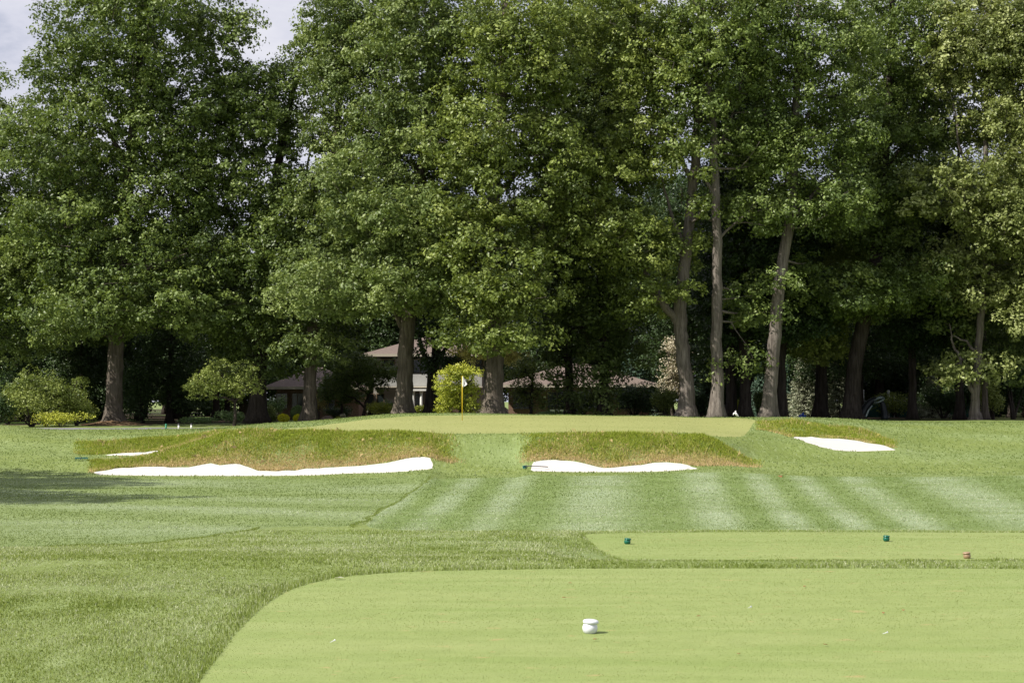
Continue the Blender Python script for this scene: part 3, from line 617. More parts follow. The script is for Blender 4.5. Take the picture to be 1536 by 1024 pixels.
FRONT = [
 dict(u=170, d=118, dia=1.15, trunk_uv=[(170,637),(171,600),(174,520),(182,420),(190,300),(205,150),(215,20),(220,-70)],
   limbs=[(.45,[(178,470),(140,400),(95,330),(60,290)]),(.4,[(186,360),(240,280),(290,200),(320,120)]),(.35,[(195,250),(140,160),(100,90)]),(.3,[(182,430),(230,400,-3),(280,380,-4)])],
   blobs_uv=[(215,30,135,105),(95,110,60,75),(332,60,58,58),(110,225,110,75),(250,190,90,70),(150,350,150,95),(140,460,120,48,-2),(240,440,95,60,-3),(60,200,50,60),(330,150,55,60),(270,300,70,80),(200,130,90,70)], nb=420, mat=m_, bark=bg_, tint=.40,
   label='tall tree with thick grey trunk flaring into a mulch mound beside the cart path', flare=1.9),
 dict(u=-40, d=121, dia=1.0, trunk_uv=[(-40,640),(-42,500),(-35,350),(-30,200),(-20,120)], limbs=[(.35,[(-38,450),(0,400),(50,370)])],
   blobs_uv=[(-30,330,100,110),(20,420,80,70),(40,510,60,30),(-20,230,70,70),(30,190,40,40)], nb=190, mat=m_, bark=bd_, tint=.5,
   label='tree at the left edge with foliage hanging low over the shaded bushes'),
 dict(u=387, d=119, dia=1.2, trunk_uv=[(387,635),(388,570),(392,500),(400,420),(410,300),(430,180),(448,110)],
   limbs=[(.5,[(392,500),(375,430),(350,340),(320,260)]),(.4,[(405,380),(450,300),(470,200)]),(.4,[(398,440),(420,380),(425,330)])],
   blobs_uv=[(310,250,60,60,-2),(345,200,45,40),(320,260,75,80),(380,170,85,80),(480,90,60,75),(340,390,100,75),(430,330,90,90),(330,470,80,40,-1),(410,480,70,50,1),(350,520,50,28),(420,530,40,26,-1)], nb=320, mat=M['leaf_mid'], bark=bd_, tint=.40,
   label='dark-trunked oak left of the yellow shrubs with a sloping shoulder against the sky'),
 dict(u=464, d=117, dia=.92, trunk_uv=[(464,633),(465,570),(468,500),(478,400),(495,280),(510,150),(520,20)], limbs=[(.35,[(470,470),(510,400),(545,350)]),(.35,[(490,300),(550,210),(580,150)])],
   blobs_uv=[(540,30,78,110),(550,190,85,80),(500,320,80,80),(470,460,65,55),(500,420,75,50,-3),(440,520,50,24,-2),(490,520,30,22,-1)], nb=260, mat=c_, bark=bg_, tint=.47,
   label='oak with straight grey trunk just right of the two yellow shrubs'),
 dict(u=606, d=112, dia=1.12, trunk_uv=[(606,622),(607,580),(610,520),(614,430),(622,330),(635,220),(645,100),(650,-40)],
   limbs=[(.42,[(610,500),(570,440),(520,410),(470,400)]),(.42,[(612,440),(560,360),(540,300)]),(.4,[(625,300),(680,220),(700,120)]),(.3,[(618,400),(660,350),(700,320)])],
   blobs_uv=[(490,432,70,40,-3),(570,425,90,45,-3),(610,340,110,60,-2),(560,280,80,60,-1),(660,428,75,40,-2),(640,200,100,80),(640,60,100,110)], nb=380, mat=c_, bark=bg_, tint=.62,
   label='big oak with broad grey trunk in front of the house, low boughs spreading left'),
 dict(u=740, d=108, dia=1.2, trunk_uv=[(740,622),(741,580),(743,530),(742,450),(738,350),(745,240),(755,120),(760,-40)],
   limbs=[(.4,[(742,470),(790,420),(820,380)]),(.4,[(740,440),(700,380),(670,330)]),(.35,[(742,300),(800,220),(830,120)])],
   blobs_uv=[(760,420,85,55,-2),(740,500,75,32,-2),(700,350,75,60,-1),(790,330,75,50),(720,210,80,80),(830,240,70,70),(780,80,100,100)], nb=370, mat=w_, bark=bg_, tint=.45,
   label='oak with a stout pale trunk just right of the flagstick'),
 dict(u=645, d=124, dia=.85, trunk_uv=[(645,618),(647,590),(650,555),(655,530),(652,480),(650,400),(650,300)], limbs=[(.45,[(648,560),(632,520),(622,470),(610,420)]),(.4,[(655,545),(672,515),(682,470),(690,420)])],
   blobs_uv=[(640,400,70,40),(660,330,70,60),(700,400,50,40)], nb=110, mat=M['leaf_back'], bark=bd_, label='black multi-stemmed tree forking low in front of the house wall'),
 dict(u=853, d=120, dia=.62, trunk_uv=[(853,622),(853,560),(852,480),(850,380),(855,250),(860,100)], limbs=[(.25,[(852,470),(830,430),(815,390)])],
   blobs_uv=[(860,470,60,45),(850,350,80,70),(860,180,80,90),(880,60,80,70),(845,545,30,40,-1),(870,600,24,20)], nb=220, mat=c_, bark=bd_, tint=.3, label='slim dark tree in deep shade in front of the right wing roof'),
 dict(u=905, d=116, dia=.72, trunk_uv=[(905,623),(905,590),(907,540),(905,470),(900,380),(905,250),(915,80)], limbs=[(.28,[(908,575),(925,545),(938,500),(945,450)]),(.25,[(906,560),(885,520),(870,470)])],
   blobs_uv=[(900,500,55,50),(930,440,55,45),(900,340,75,65),(910,220,75,70),(930,80,80,90),(900,560,36,40,-1),(935,520,40,30),(880,470,60,40)], nb=260, mat=M['leaf_cool'], bark=bd_, tint=.25, label='shaded tree with grey foot and black leaning branches before the house roof'),
 dict(u=1030, d=110, dia=.98, trunk_uv=[(1031,626),(1030,580),(1024,530),(1020,480),(1023,430),(1035,330),(1045,200),(1050,40),(1050,-40)],
   limbs=[(.62,[(1021,490),(1000,462),(980,430),(962,395),(930,350),(880,310)]),(.3,[(1030,380),(1000,300),(980,220)]),(.3,[(1040,280),(1000,180),(980,80)])],
   blobs_uv=[(890,280,75,60,-1),(930,350,80,45,-1),(960,220,75,55),(985,100,80,90),(1000,370,50,40),(970,440,45,22,-1),(920,20,70,60)], nb=320, mat=w_, bark=bp_, tint=.55,
   cover=7, label='pale-barked tree forking at mid height with a big limb bending left'),
 dict(u=1075, d=109, dia=.80, trunk_uv=[(1076,626),(1076,560),(1075,480),(1075,380),(1073,280),(1070,200),(1060,100),(1055,-30)],
   limbs=[(.25,[(1074,300),(1045,250),(1020,230)]),(.25,[(1072,230),(1100,170),(1120,90)]),(.2,[(1075,360),(1110,330),(1135,300)])],
   blobs_uv=[(1085,60,85,100),(1040,180,60,60),(1120,190,60,60),(1132,320,42,42,1),(1130,450,38,40,2),(1108,540,24,14,1),(1035,310,28,30,2)], nb=260, mat=m_, bark=bp_, tint=.58,
   cover=0, label='straight pale-barked tree with its bare trunk showing high into the crown'),
 dict(u=1096, d=120, dia=.66, trunk_uv=[(1096,624),(1096,540),(1097,440),(1100,300),(1105,150)], limbs=[], blobs_uv=[(1090,430,50,60),(1100,280,60,60),(1105,150,60,60)], nb=110, mat=M['leaf_back'], bark=bd_, label='dark trunk directly behind the straight pale-barked tree'),
 dict(u=1118, d=119, dia=.78, trunk_uv=[(1118,626),(1117,560),(1113,480),(1110,380),(1115,250),(1125,100)], limbs=[], blobs_uv=[(1110,470,50,40),(1130,350,60,60),(1130,200,70,70)], nb=120, mat=M['leaf_back'], bark=bd_, label='dark trunk between the two tallest pale-barked trees behind the white bird'),
 dict(u=1152, d=110, dia=.92, trunk_uv=[(1152,626),(1157,560),(1163,490),(1168,430),(1178,370),(1188,310),(1192,220),(1196,100),(1200,-40)],
   limbs=[(.3,[(1190,290),(1160,210),(1140,150)]),(.3,[(1186,330),(1230,280),(1270,240)]),(.25,[(1192,200),(1240,130),(1260,60)])],
   blobs_uv=[(1190,60,95,100),(1160,230,60,60),(1250,180,70,70),(1240,300,75,45),(1185,400,30,25,3),(1270,60,60,70)], nb=270, mat=m_, bark=bp_, tint=.5,
   cover=3, label='pale-barked tree leaning right, nearest the far right bunker'),
 dict(u=1173, d=119, dia=.7, trunk_uv=[(1172,626),(1172,560),(1176,480),(1182,380),(1190,250)], limbs=[(.3,[(1174,530),(1190,490),(1205,440)])], blobs_uv=[(1190,430,50,40),(1200,330,60,60)], nb=90, mat=M['leaf_back'], bark=bd_, label='black trunk half hidden behind the leaning pale-barked tree'),
 dict(u=1230, d=124, dia=.95, trunk_uv=[(1229,624),(1231,580),(1233,540),(1236,480),(1240,400),(1245,300)], limbs=[(.25,[(1234,510),(1210,470),(1190,450)]),(.25,[(1236,490),(1270,460),(1300,450)])],
   blobs_uv=[(1230,510,52,30,-3),(1260,450,80,40,-2),(1200,470,40,30,-2),(1280,360,80,50),(1240,330,60,50)], nb=190, mat=w_, bark=bd_, tint=.8, label='leaning black trunk with bright leaves draped round it left of the fence posts'),  # high tint paints sunlit patches into the leaf colour under the canopy
 dict(u=1277, d=117, dia=1.12, trunk_uv=[(1277,627),(1279,590),(1284,540),(1294,490),(1305,440),(1315,370),(1325,250),(1335,100),(1340,-30)],
   limbs=[(.4,[(1296,480),(1270,440),(1240,420)]),(.4,[(1306,430),(1350,400),(1390,390)]),(.35,[(1325,260),(1380,180),(1400,100)])],
   blobs_uv=[(1290,440,90,35,-3),(1370,430,75,40,-2),(1330,310,80,60),(1300,180,70,80),(1390,200,60,70),(1350,60,90,100)], nb=290, mat=m_, bark=bd_, tint=.36,
   label='thick dark tree leaning right beside the grey litter bin'),
 dict(u=1368, d=123, dia=.6, trunk_uv=[(1368,628),(1368,560),(1367,480),(1365,350),(1370,200)], limbs=[], blobs_uv=[(1370,470,60,50),(1370,330,70,60),(1380,150,70,80)], nb=140, mat=M['leaf_back'], bark=bd_, label='slim dark trunk in front of the green windscreen right of the sculpture'),
 dict(u=1440, d=123, dia=.62, trunk_uv=[(1441,629),(1440,560),(1437,480),(1435,350),(1440,200)], limbs=[], blobs_uv=[(1430,470,60,40),(1440,330,70,60)], nb=110, mat=M['leaf_back'], bark=bd_, label='dark trunk just left of the pale forked tree at the right'),
 dict(u=1462, d=114, dia=.56, trunk_uv=[(1461,630),(1463,600),(1465,570),(1468,530),(1472,470),(1476,400),(1480,300),(1478,150),(1480,-20)],
   limbs=[(.34,[(1462,595),(1450,568),(1440,540),(1430,515),(1424,485)]),(.26,[(1470,540),(1450,512),(1425,505)]),(.26,[(1474,430),(1490,390),(1500,350)]),(.3,[(1480,300),(1440,220),(1430,150)])],
   blobs_uv=[(1470,60,85,90),(1500,170,70,60),(1430,290,70,45,-2),(1500,300,80,55,-2),(1500,420,70,45),(1440,400,60,40),(1450,548,48,16,-1)], nb=310, mat=p_, bark=bp_, tint=.55,
   cover=7, label='pale multi-stemmed tree at the right with limbs crossing before the dark woods'),
 dict(u=1478, d=118, dia=.42, trunk_uv=[(1478,630),(1477,580),(1476,520),(1480,450),(1485,350)], limbs=[], blobs_uv=[(1500,520,45,25),(1500,440,60,40)], nb=60, mat=c_, bark=bg_, tint=.3, label='thin reddish-grey trunk right of the pale forked tree'),
 dict(u=1590, d=112, dia=1.0, trunk_uv=[(1590,632),(1590,500),(1585,350),(1580,200),(1575,0)], limbs=[(.35,[(1588,420),(1550,360),(1520,330)])], blobs_uv=[(1560,330,90,60),(1570,200,100,90),(1560,60,100,100),(1560,450,70,50)], nb=240, mat=p_, bark=bd_, tint=.5, label='tree past the right edge reaching pale foliage into the frame'),
 dict(u=-790, d=46, dia=1.0, trunk_uv=[(-790,740),(-790,500),(-795,300),(-790,0),(-790,-200)], limbs=[(.4,[(-790,400),(-860,200),(-900,50)])], blobs_uv=[(-790,-90,200,90,-5),(-800,-60,200,90,4),(-720,60,150,60),(-860,120,150,90)], nb=330, mat=m_, bark=bg_, label='nearer of two trees standing outside the frame left of the fairway, casting shade across it'),
 dict(u=-560, d=58, dia=.9, trunk_uv=[(-560,710),(-560,500),(-565,300),(-560,100),(-560,0)], limbs=[(.4,[(-560,400),(-610,250),(-640,150)])], blobs_uv=[(-560,90,130,70),(-520,200,110,60),(-610,260,130,80),(-570,130,130,70,4),(-560,60,120,60,-4)], nb=260, mat=m_, bark=bg_, label='farther of two trees standing outside the frame left of the fairway, casting shade across it'),
]
for T in FRONT: make_tree(**T)

def copy_tree(src, loc, rz, sc, label, group):
    r = src.copy(); COL.objects.link(r); r.location = loc; r.rotation_euler = (0, 0, rz); r.scale = sc; r['label'] = label
    if group: r['group'] = group
    for ch in src.children:
        c = ch.copy(); COL.objects.link(c); c.parent = r
    return r
GB = 'trees in the dark woods behind the front row'
LB = 'dark green tree in the shaded woods behind the front row of trunks'
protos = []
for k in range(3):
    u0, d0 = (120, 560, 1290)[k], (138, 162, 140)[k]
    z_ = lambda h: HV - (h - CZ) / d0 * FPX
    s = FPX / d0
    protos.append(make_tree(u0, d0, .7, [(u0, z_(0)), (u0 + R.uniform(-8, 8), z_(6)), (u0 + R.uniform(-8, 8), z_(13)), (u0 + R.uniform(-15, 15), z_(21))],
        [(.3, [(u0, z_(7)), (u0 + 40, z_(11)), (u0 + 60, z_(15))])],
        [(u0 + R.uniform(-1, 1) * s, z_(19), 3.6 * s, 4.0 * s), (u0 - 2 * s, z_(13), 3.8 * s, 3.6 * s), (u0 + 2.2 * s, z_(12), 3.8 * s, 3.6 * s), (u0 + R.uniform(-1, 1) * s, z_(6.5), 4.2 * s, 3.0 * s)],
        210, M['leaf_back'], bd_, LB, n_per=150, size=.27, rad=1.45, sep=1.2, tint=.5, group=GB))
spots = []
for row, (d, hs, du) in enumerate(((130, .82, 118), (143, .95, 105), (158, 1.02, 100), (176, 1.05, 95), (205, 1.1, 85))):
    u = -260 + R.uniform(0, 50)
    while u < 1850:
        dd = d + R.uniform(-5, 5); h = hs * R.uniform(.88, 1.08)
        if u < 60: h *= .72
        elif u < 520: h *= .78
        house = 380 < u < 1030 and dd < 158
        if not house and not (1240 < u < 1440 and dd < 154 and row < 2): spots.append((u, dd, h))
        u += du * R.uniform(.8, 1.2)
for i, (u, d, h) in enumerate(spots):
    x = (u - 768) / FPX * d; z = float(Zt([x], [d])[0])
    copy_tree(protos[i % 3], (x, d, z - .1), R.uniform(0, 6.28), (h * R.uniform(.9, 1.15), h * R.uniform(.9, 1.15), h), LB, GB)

# ------------------------------------------------------------------ shrubs, small trees, spruces
def shrub(u, v, d, wpx, hpx, mat, label, name='shrub', size=.08, n=5200, cat='shrub', group=None, lumpy=.35, stems=True, tint=.5, clip=False):
    z0 = CZ - (v - HV) * d / FPX; x = (u - 768) / FPX * d; z0 = min(z0, float(Zt([x], [d])[0]) + .05)
    root = empty(name, (x, d, z0), label, cat, group); s = d / FPX; w, h = wpx * s / 2, hpx * s
    if clip: c = np.array([[0, 0, h * .48]]); rr = np.array([[w, w * .9, h * .52]])
    else:
        m = 9; a = rng.uniform(0, 6.28, m); q = rng.uniform(.2, .62, m)
        c = np.column_stack([np.cos(a) * w * q, np.sin(a) * w * q * .8, h * rng.uniform(.3, .68, m)]); k = rng.uniform(.34, .5, m)
        rr = np.column_stack([w * k, w * k, h * k * .62])
    i = rng.integers(0, len(c), n); v3 = rng.standard_normal((n, 3)); v3 /= np.linalg.norm(v3, axis=1)[:, None]
    lump = 1 + lumpy * vnoise(v3[:, 0] * 2.3 + i, v3[:, 1] * 2.3, v3[:, 2] * 2.3); rad = (rng.random(n) ** (.12 if clip else .3)) * lump
    P = c[i] + v3 * rad[:, None] * rr[i]; P = P[P[:, 2] > .02]; D = v3[:len(P)]
    V, F = leaf_cloud(P, size, .3, D); t = np.clip(tint + .18 * rng.standard_normal(len(P)) + .15 * vnoise(P[:, 0] * 3, P[:, 1] * 3, P[:, 2] * 3), 0, 1)
    mesh_np('foliage', V, [F], mat, root, False, {'tint': t})
    mb = MB()
    for cc in c[:7]:
        e = cc if len(c) > 1 else cc + np.array([.05, 0, .1]); mb.tube(refine(np.array([[R.uniform(-.06, .06), 0, -.1], [e[0] * .4, e[1] * .4, e[2] * .4], e]), 3), np.linspace(.05, .015, 7) * max(.5, h / 2), 6, False)
    mb.build('stem', M['bark_dark'], root, True); return root
SH = [
 (48,634,113,120,62,'leaf_warm','loose yellow-green shrub lit by the sun at the far left',.13,5200),
 (115,634,115,85,55,'leaf_warm','bright sunlit shrub between the left edge and the flared trunk',.13,4200),
 (90,638,112,110,24,'leaf_lime','low light green bush at the foot of the sunlit left shrubs',.10,2400),
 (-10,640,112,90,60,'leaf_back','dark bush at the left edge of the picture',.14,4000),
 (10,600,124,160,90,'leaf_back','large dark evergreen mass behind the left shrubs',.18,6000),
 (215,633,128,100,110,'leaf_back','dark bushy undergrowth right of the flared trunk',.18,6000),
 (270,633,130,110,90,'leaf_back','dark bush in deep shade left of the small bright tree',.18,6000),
 (300,635,122,70,12,'leaf_box','low green ground-hugging bush beside the cart path',.10,2200),
 (350,635,121,56,22,'leaf_box','rounded dull green bush under the small bright tree',.11,2600),
 (413,630,132,40,42,'leaf_box','tall rounded green bush right of the dark-trunked oak',.10,2600),
 (405,633,128,36,30,'leaf_warm','olive bush right behind the dark-trunked oak',.11,1800),
 (478,627,128,44,46,'leaf_bronze','bronze-green bush right of the straight grey trunk',.11,2200),
 (505,624,130,56,26,'leaf_back','dark low bush behind the boulder',.11,2400),
 (570,624,122,48,26,'leaf_lime','rounded yellow-green bush in front of the house',.09,4200),
 (585,625,124,36,28,'leaf_box','green bush pressed against the big oak trunk',.09,2200),
 (627,619,134,26,20,'leaf_lime','small yellow-green bush by the white porch columns',.09,1500),
 (664,618,130,24,16,'leaf_box','low dark green bush right of the black multi-stemmed tree',.09,1500),
 (690,619,138,44,14,'leaf_bronze','low bronze bush in front of the brick wall piece',.09,1300),
 (830,622,128,48,10,'leaf_box','low clipped green bush below the white window sill',.08,1600),
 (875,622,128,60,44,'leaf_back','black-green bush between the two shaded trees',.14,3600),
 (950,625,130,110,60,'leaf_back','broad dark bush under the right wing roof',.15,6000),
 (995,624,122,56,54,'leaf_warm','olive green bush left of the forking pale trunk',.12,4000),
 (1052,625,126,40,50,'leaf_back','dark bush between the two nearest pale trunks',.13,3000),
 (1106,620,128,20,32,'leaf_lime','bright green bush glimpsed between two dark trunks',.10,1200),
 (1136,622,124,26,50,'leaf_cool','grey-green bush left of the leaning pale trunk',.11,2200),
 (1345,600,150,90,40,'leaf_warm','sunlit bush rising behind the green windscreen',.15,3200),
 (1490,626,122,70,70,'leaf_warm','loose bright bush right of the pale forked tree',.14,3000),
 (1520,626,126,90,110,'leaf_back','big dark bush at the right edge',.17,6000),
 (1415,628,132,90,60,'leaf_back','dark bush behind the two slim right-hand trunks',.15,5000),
]
for u, v, d, w, h, mt, lb, sz, n in SH: shrub(u, v, d, w, h, M[mt], lb, 'shrub', sz, n, tint=.85 if 'sun' in lb or 'bright' in lb else .5)  # sunlight partly painted in: shrubs matched here get a lighter leaf tint
shrub(425, 633, 123, 18, 13, M['leaf_yellow'], 'small bright yellow shrub, left one of the pair beside the straight grey trunk', 'shrub', .07, 1700, lumpy=.15, clip=True, group='yellow shrubs')
shrub(447, 633, 123, 15, 12, M['leaf_yellow'], 'small bright yellow shrub touching the straight grey trunk, right one of the pair', 'shrub', .07, 1500, lumpy=.15, clip=True, group='yellow shrubs')
shrub(447, 624, 128, 24, 24, M['leaf_box'], 'clipped round green dome bush above the yellow shrubs', 'shrub', .07, 3600, lumpy=.06, clip=True)
shrub(508, 629, 118, 10, 6, M['leaf_lime'], 'tiny round lime green bush right of the boulder', 'shrub', .06, 900, lumpy=.1, clip=True)
shrub(516, 625, 121, 12, 10, M['leaf_tan'], 'small clump of orange-tinted flowers near the boulder', 'flower_clump', .06, 900, cat='flowers')

ug = [shrub(uu, 622, 160, 150, 105, M['leaf_back'], 'dark undergrowth bush deep in the shaded woods', 'undergrowth_bush', .30, 7000, 'bush', 'undergrowth bushes deep in the woods') for uu in (60, 1330)]
def ug_copies():
    i = 0
    for d, du in ((150, 95), (172, 90), (196, 80)):
        u = -150
        while u < 1750:
            if not ((d < 160 and 330 < u < 1040) or (d < 160 and 1270 < u < 1460)):
                src = ug[i % 2]; r = src.copy(); COL.objects.link(r); x = (u - 768) / FPX * d; r.location = (x, d + R.uniform(-4, 4), float(Zt([x], [d])[0]) - .2)
                r.rotation_euler = (0, 0, R.uniform(0, 6.28)); k = R.uniform(.8, 1.15); r.scale = (k, k, k * R.uniform(.9, 1.3))
                for ch in src.children: c = ch.copy(); COL.objects.link(c); c.parent = r
            i += 1; u += du * R.uniform(.8, 1.2)
ug_copies()

def small_tree(u, v, d, stems, blobs, mat, label, nb, size=.12, n_per=120, rad=.55, bark='bark_dark', name='small_tree', dia=.22, tint=.5):
    return make_tree(u, d, dia, stems[0], [(dia * .8, s) for s in stems[1:]], blobs, nb, mat, M[bark], label, name, n_per, size, rad, 1.0, 0, rad * .55, tint, None, 'small tree', 1.2, .3)
small_tree(352, 636, 113, [[(352,634),(353,615),(350,598),(340,575),(332,560)], [(352,605),(362,590),(372,575)], [(350,600),(335,595),(315,592)]], [(325,560,35,22),(350,580,45,16),(300,580,28,16),(370,560,20,20)], w_, 'small bright green tree with a crooked dark trunk beside the cart path', 90, tint=.75)
small_tree(545, 622, 126, [[(548,622),(550,600),(556,585),(565,565),(572,548)], [(548,612),(535,600),(515,590),(500,575)], [(552,592),(535,575),(528,550)], [(557,583),(575,572),(590,562)]], [(560,555,48,20),(515,565,35,22),(590,560,24,16),(535,540,40,14),(495,590,28,16),(520,545,45,16),(560,580,24,14)], m_, 'low spreading tree with several thin dark stems in front of the house', 190, tint=.4)
small_tree(512, 624, 129, [[(512,624),(512,600),(508,580),(505,560)], [(511,590),(528,570),(535,560)]], [(505,570,36,20),(532,560,28,18),(488,588,20,14),(520,592,30,14)], M['leaf_mid'], 'dark rounded small tree hiding the end of the left wing roof', 90, size=.14, n_per=150, tint=.3)
small_tree(68, 634, 114, [[(78,634),(68,615),(58,600),(50,585)], [(72,625),(88,608),(100,595)]], [(60,575,50,22),(100,585,35,20),(30,590,30,20)], w_, 'small crooked tree with two dark stems inside the left shrubs', 80, tint=.5)
small_tree(692, 620, 104.5, [[(692,620),(690,595),(687,575),(685,560)], [(691,600),(674,580),(666,565)], [(690,590),(706,570),(716,560)]], [(690,558,22,8,-1),(672,578,15,9,-1),(706,582,14,9),(678,598,18,9),(700,608,16,9),(668,612,8,6)], M['leaf_lime'], 'dense lime-yellow tree behind the flag', 90, size=.12, n_per=150, tint=.6)
small_tree(742, 622, 111, [[(752,622),(752,590),(746,560),(740,540)], [(747,560),(715,545),(695,538)]], [(740,530,45,12,-1),(700,528,25,10,-1),(770,535,18,14)], M['leaf_bronze'], 'bronze-leaved bough of a young tree fringing the stout trunk by the flag', 60, size=.12, tint=.55)
small_tree(795, 622, 122, [[(795,622),(797,590),(800,560),(800,540)], [(798,570),(785,550),(780,540)]], [(790,560,28,30),(805,590,18,26),(780,590,20,20)], M['leaf_warm'], 'weeping tree with drooping yellow-green sprays before the right wing roof', 70, size=.11, tint=.45)
small_tree(1010, 622, 138, [[(1004,622),(1004,590),(1003,560),(1002,520)], [(1003,570),(1020,555),(1028,545)]], [(1012,525,20,18),(1018,555,24,20),(1010,580,22,16)], M['leaf_tan'], 'grey-tan leaved tree glimpsed left of the forking pale trunk', 60, tint=.25, size=.13, bark='bark_grey')

def spruce(u, v, d, wpx, hpx, mat, label, n_br=150, needle=.16):
    x = (u - 768) / FPX * d; z0 = min(float(Zt([x], [d])[0]), CZ - (v - HV) * d / FPX) - .05
    s = d / FPX; w, H = wpx * s / 2, hpx * s; root = empty('spruce', (x, d, z0), label, 'spruce')
    mb = MB(); mb.tube(np.array([[0, 0, -.1], [0, 0, H * .5], [.05, 0, H]]), [H * .022, H * .013, .02], 8); C = []
    bm = MB()
    for i in range(n_br):
        f = (i + R.random()) / n_br; z = H * (.04 + .95 * f); ln = w * (1 - f) ** .85 * R.uniform(.75, 1.1) + .15; a = i * 2.4 + R.uniform(-.3, .3)
        dirv = np.array([math.cos(a), math.sin(a), 0]); t = np.linspace(0, 1, 5)[:, None]
        P = np.array([0, 0, z]) + dirv * ln * t + np.array([0, 0, 1]) * (-.28 * ln * t + .16 * ln * t ** 2); bm.tube(P, np.linspace(.03, .008, 5), 4, False)
        m = int(26 + 40 * ln); tt = rng.random((m, 1)) ** .7; Q = np.array([0, 0, z]) + dirv * ln * tt + np.array([0, 0, 1]) * (-.28 * ln * tt + .16 * ln * tt ** 2)
        side = np.array([-dirv[1], dirv[0], 0]); Q = Q + side * rng.normal(0, .13, (m, 1)) * ln * (1.1 - tt) + rng.normal(0, .05, (m, 3)) - np.array([0, 0, .06]); C.append(Q)
    P = np.vstack(C); V, F = leaf_cloud(P, needle, .5, None, .32); t = np.clip(.45 + .2 * rng.standard_normal(len(P)), 0, 1)
    mb.add(np.vstack(bm.V), np.vstack(bm.Q)); mb.build('trunk', M['bark_dark'], root, True); mesh_np('crown', V, [F], mat, root, False, {'tint': t})
spruce(948, 620, 158, 86, 112, M['leaf_spruce'], 'blue-green spruce rising behind the right wing roof')
spruce(1060, 622, 150, 60, 120, M['leaf_spruce'], 'blue-green spruce seen between the two nearest pale trunks')
spruce(1206, 622, 136, 66, 110, M['leaf_silver'], 'silvery spruce with layered branches left of the leaning black trunk')
spruce(1258, 622, 137, 60, 118, M['leaf_silver'], 'silvery spruce with layered branches right of the leaning black trunk')
spruce(1175, 622, 142, 60, 90, M['leaf_spruce'], 'dark blue spruce right of the leaning pale-barked tree')
spruce(1398, 626, 142, 62, 66, M['leaf_silver'], 'small layered spruce in front of the windscreen at the right')
spruce(1140, 622, 140, 40, 84, M['leaf_spruce'], 'narrow grey-green spruce left of the leaning pale-barked tree')

# mulch mound and roots at the flared trunk
def mound():
    x0, y0 = (170 - 768) / FPX * 118, 117.8; n, m = 40, 12; V = []; 
    for j in range(m + 1):
        r = j / m
        for i in range(n):
            a = 2 * math.pi * i / n; rr = 2.6 * r * (1 + .12 * math.sin(3 * a + 1)); x, y = x0 + rr * math.cos(a), y0 + rr * math.sin(a) * .9
            V.append((x, y, float(Zt([x], [y])[0]) + .50 * (1 - r) ** 1.6 + .012 - .03 * (r > .95)))
    V = np.array(V); i = np.arange(m)[:, None] * n; j = np.arange(n)[None, :]; k = (j + 1) % n
    o = mesh_np('mulch_mound', V, [np.stack([i + j, i + k, i + n + k, i + n + j], -1).reshape(-1, 4)], M['mulch'], None, True); tag(o, kind='structure')
mound()

# ------------------------------------------------------------------ house
M['wall'] = plain('grey_beige_siding', (0.30, 0.28, 0.25), .8, .2, var=.08, scale=1.5, stretch=(.3, .3, 6))
M['brick'] = plain('brown_brick', (0.20, 0.13, 0.095), .9, .2, var=.35, scale=9, bump=.4)
M['shingle'] = plain('brown_roof_shingles', (0.15, 0.118, 0.105), .9, .15, var=.30, scale=5, bump=.5, stretch=(1, 4, 4))
M['trim'] = plain('cream_painted_trim', (0.42, 0.38, 0.31), .6, .3, var=.05)
M['white'] = plain('white_paint', (0.75, 0.74, 0.72), .45, .5, var=.04)
M['glass'] = plain('dark_window_glass', (0.02, 0.026, 0.028), .12, .6, var=.2, scale=.6)
M['frame'] = plain('brown_window_frame', (0.16, 0.12, 0.08), .6, .3)
M['panel'] = plain('pale_grey_panel', (0.34, 0.34, 0.33), .7, .3, var=.05)
M['concrete'] = plain('grey_concrete', (0.33, 0.31, 0.29), .9, .2, var=.2)
def hip_roof(x0, x1, y0, y1, z0, z1, th=.22):
    hy = (y1 - y0) / 2; r = min(hy, (x1 - x0) / 2 - .4); mb = MB()
    V = [(x0, y0, z0), (x1, y0, z0), (x1, y1, z0), (x0, y1, z0), (x0 + r, y0 + hy, z1), (x1 - r, y0 + hy, z1), (x0, y0, z0 - th), (x1, y0, z0 - th), (x1, y1, z0 - th), (x0, y1, z0 - th)]
    mb.add(V, [(0, 1, 5, 4), (2, 3, 4, 5), (6, 9, 8, 7)], [(1, 2, 5), (3, 0, 4)]); return mb
def fascia(x0, x1, y0, y1, z0, z1, t=.06):
    return MB().box(x0 - t, x1 + t, y0 - t, y0 - .003, z0, z1).box(x0 - t, x1 + t, y1 + .003, y1 + t, z0, z1).box(x0 - t, x0 - .003, y0 + .001, y1 - .001, z0, z1).box(x1 + .003, x1 + t, y0 + .001, y1 - .001, z0, z1)
def window(x0, x1, z0, z1, y, root, n=2, mat='frame'):
    f = MB(); t = .07
    f.box(x0 - t, x1 + t, y - .10, y - .004, z1, z1 + t).box(x0 - t, x1 + t, y - .12, y - .004, z0 - t, z0).box(x0 - t, x0, y - .10, y - .004, z0, z1).box(x1, x1 + t, y - .10, y - .004, z0, z1)
    for i in range(1, n): xx = x0 + (x1 - x0) * i / n; f.box(xx - .025, xx + .025, y - .09, y - .004, z0, z1)
    w = f.build('window', M[mat], root); g = MB().box(x0, x1, y - .05, y - .02, z0, z1).build('pane', M['glass'], w); return w
HD = 146.0; hx = lambda u, d=HD: (u - 768) / FPX * d; hz = lambda v, d=HD: CZ - (v - HV) * d / FPX
house = empty('house', (0, 0, 0), 'low brown-roofed house with a two-storey block and single-storey wings behind the oaks', 'house')
gz = -.25
X0, X1, Y0 = hx(541), hx(742), HD
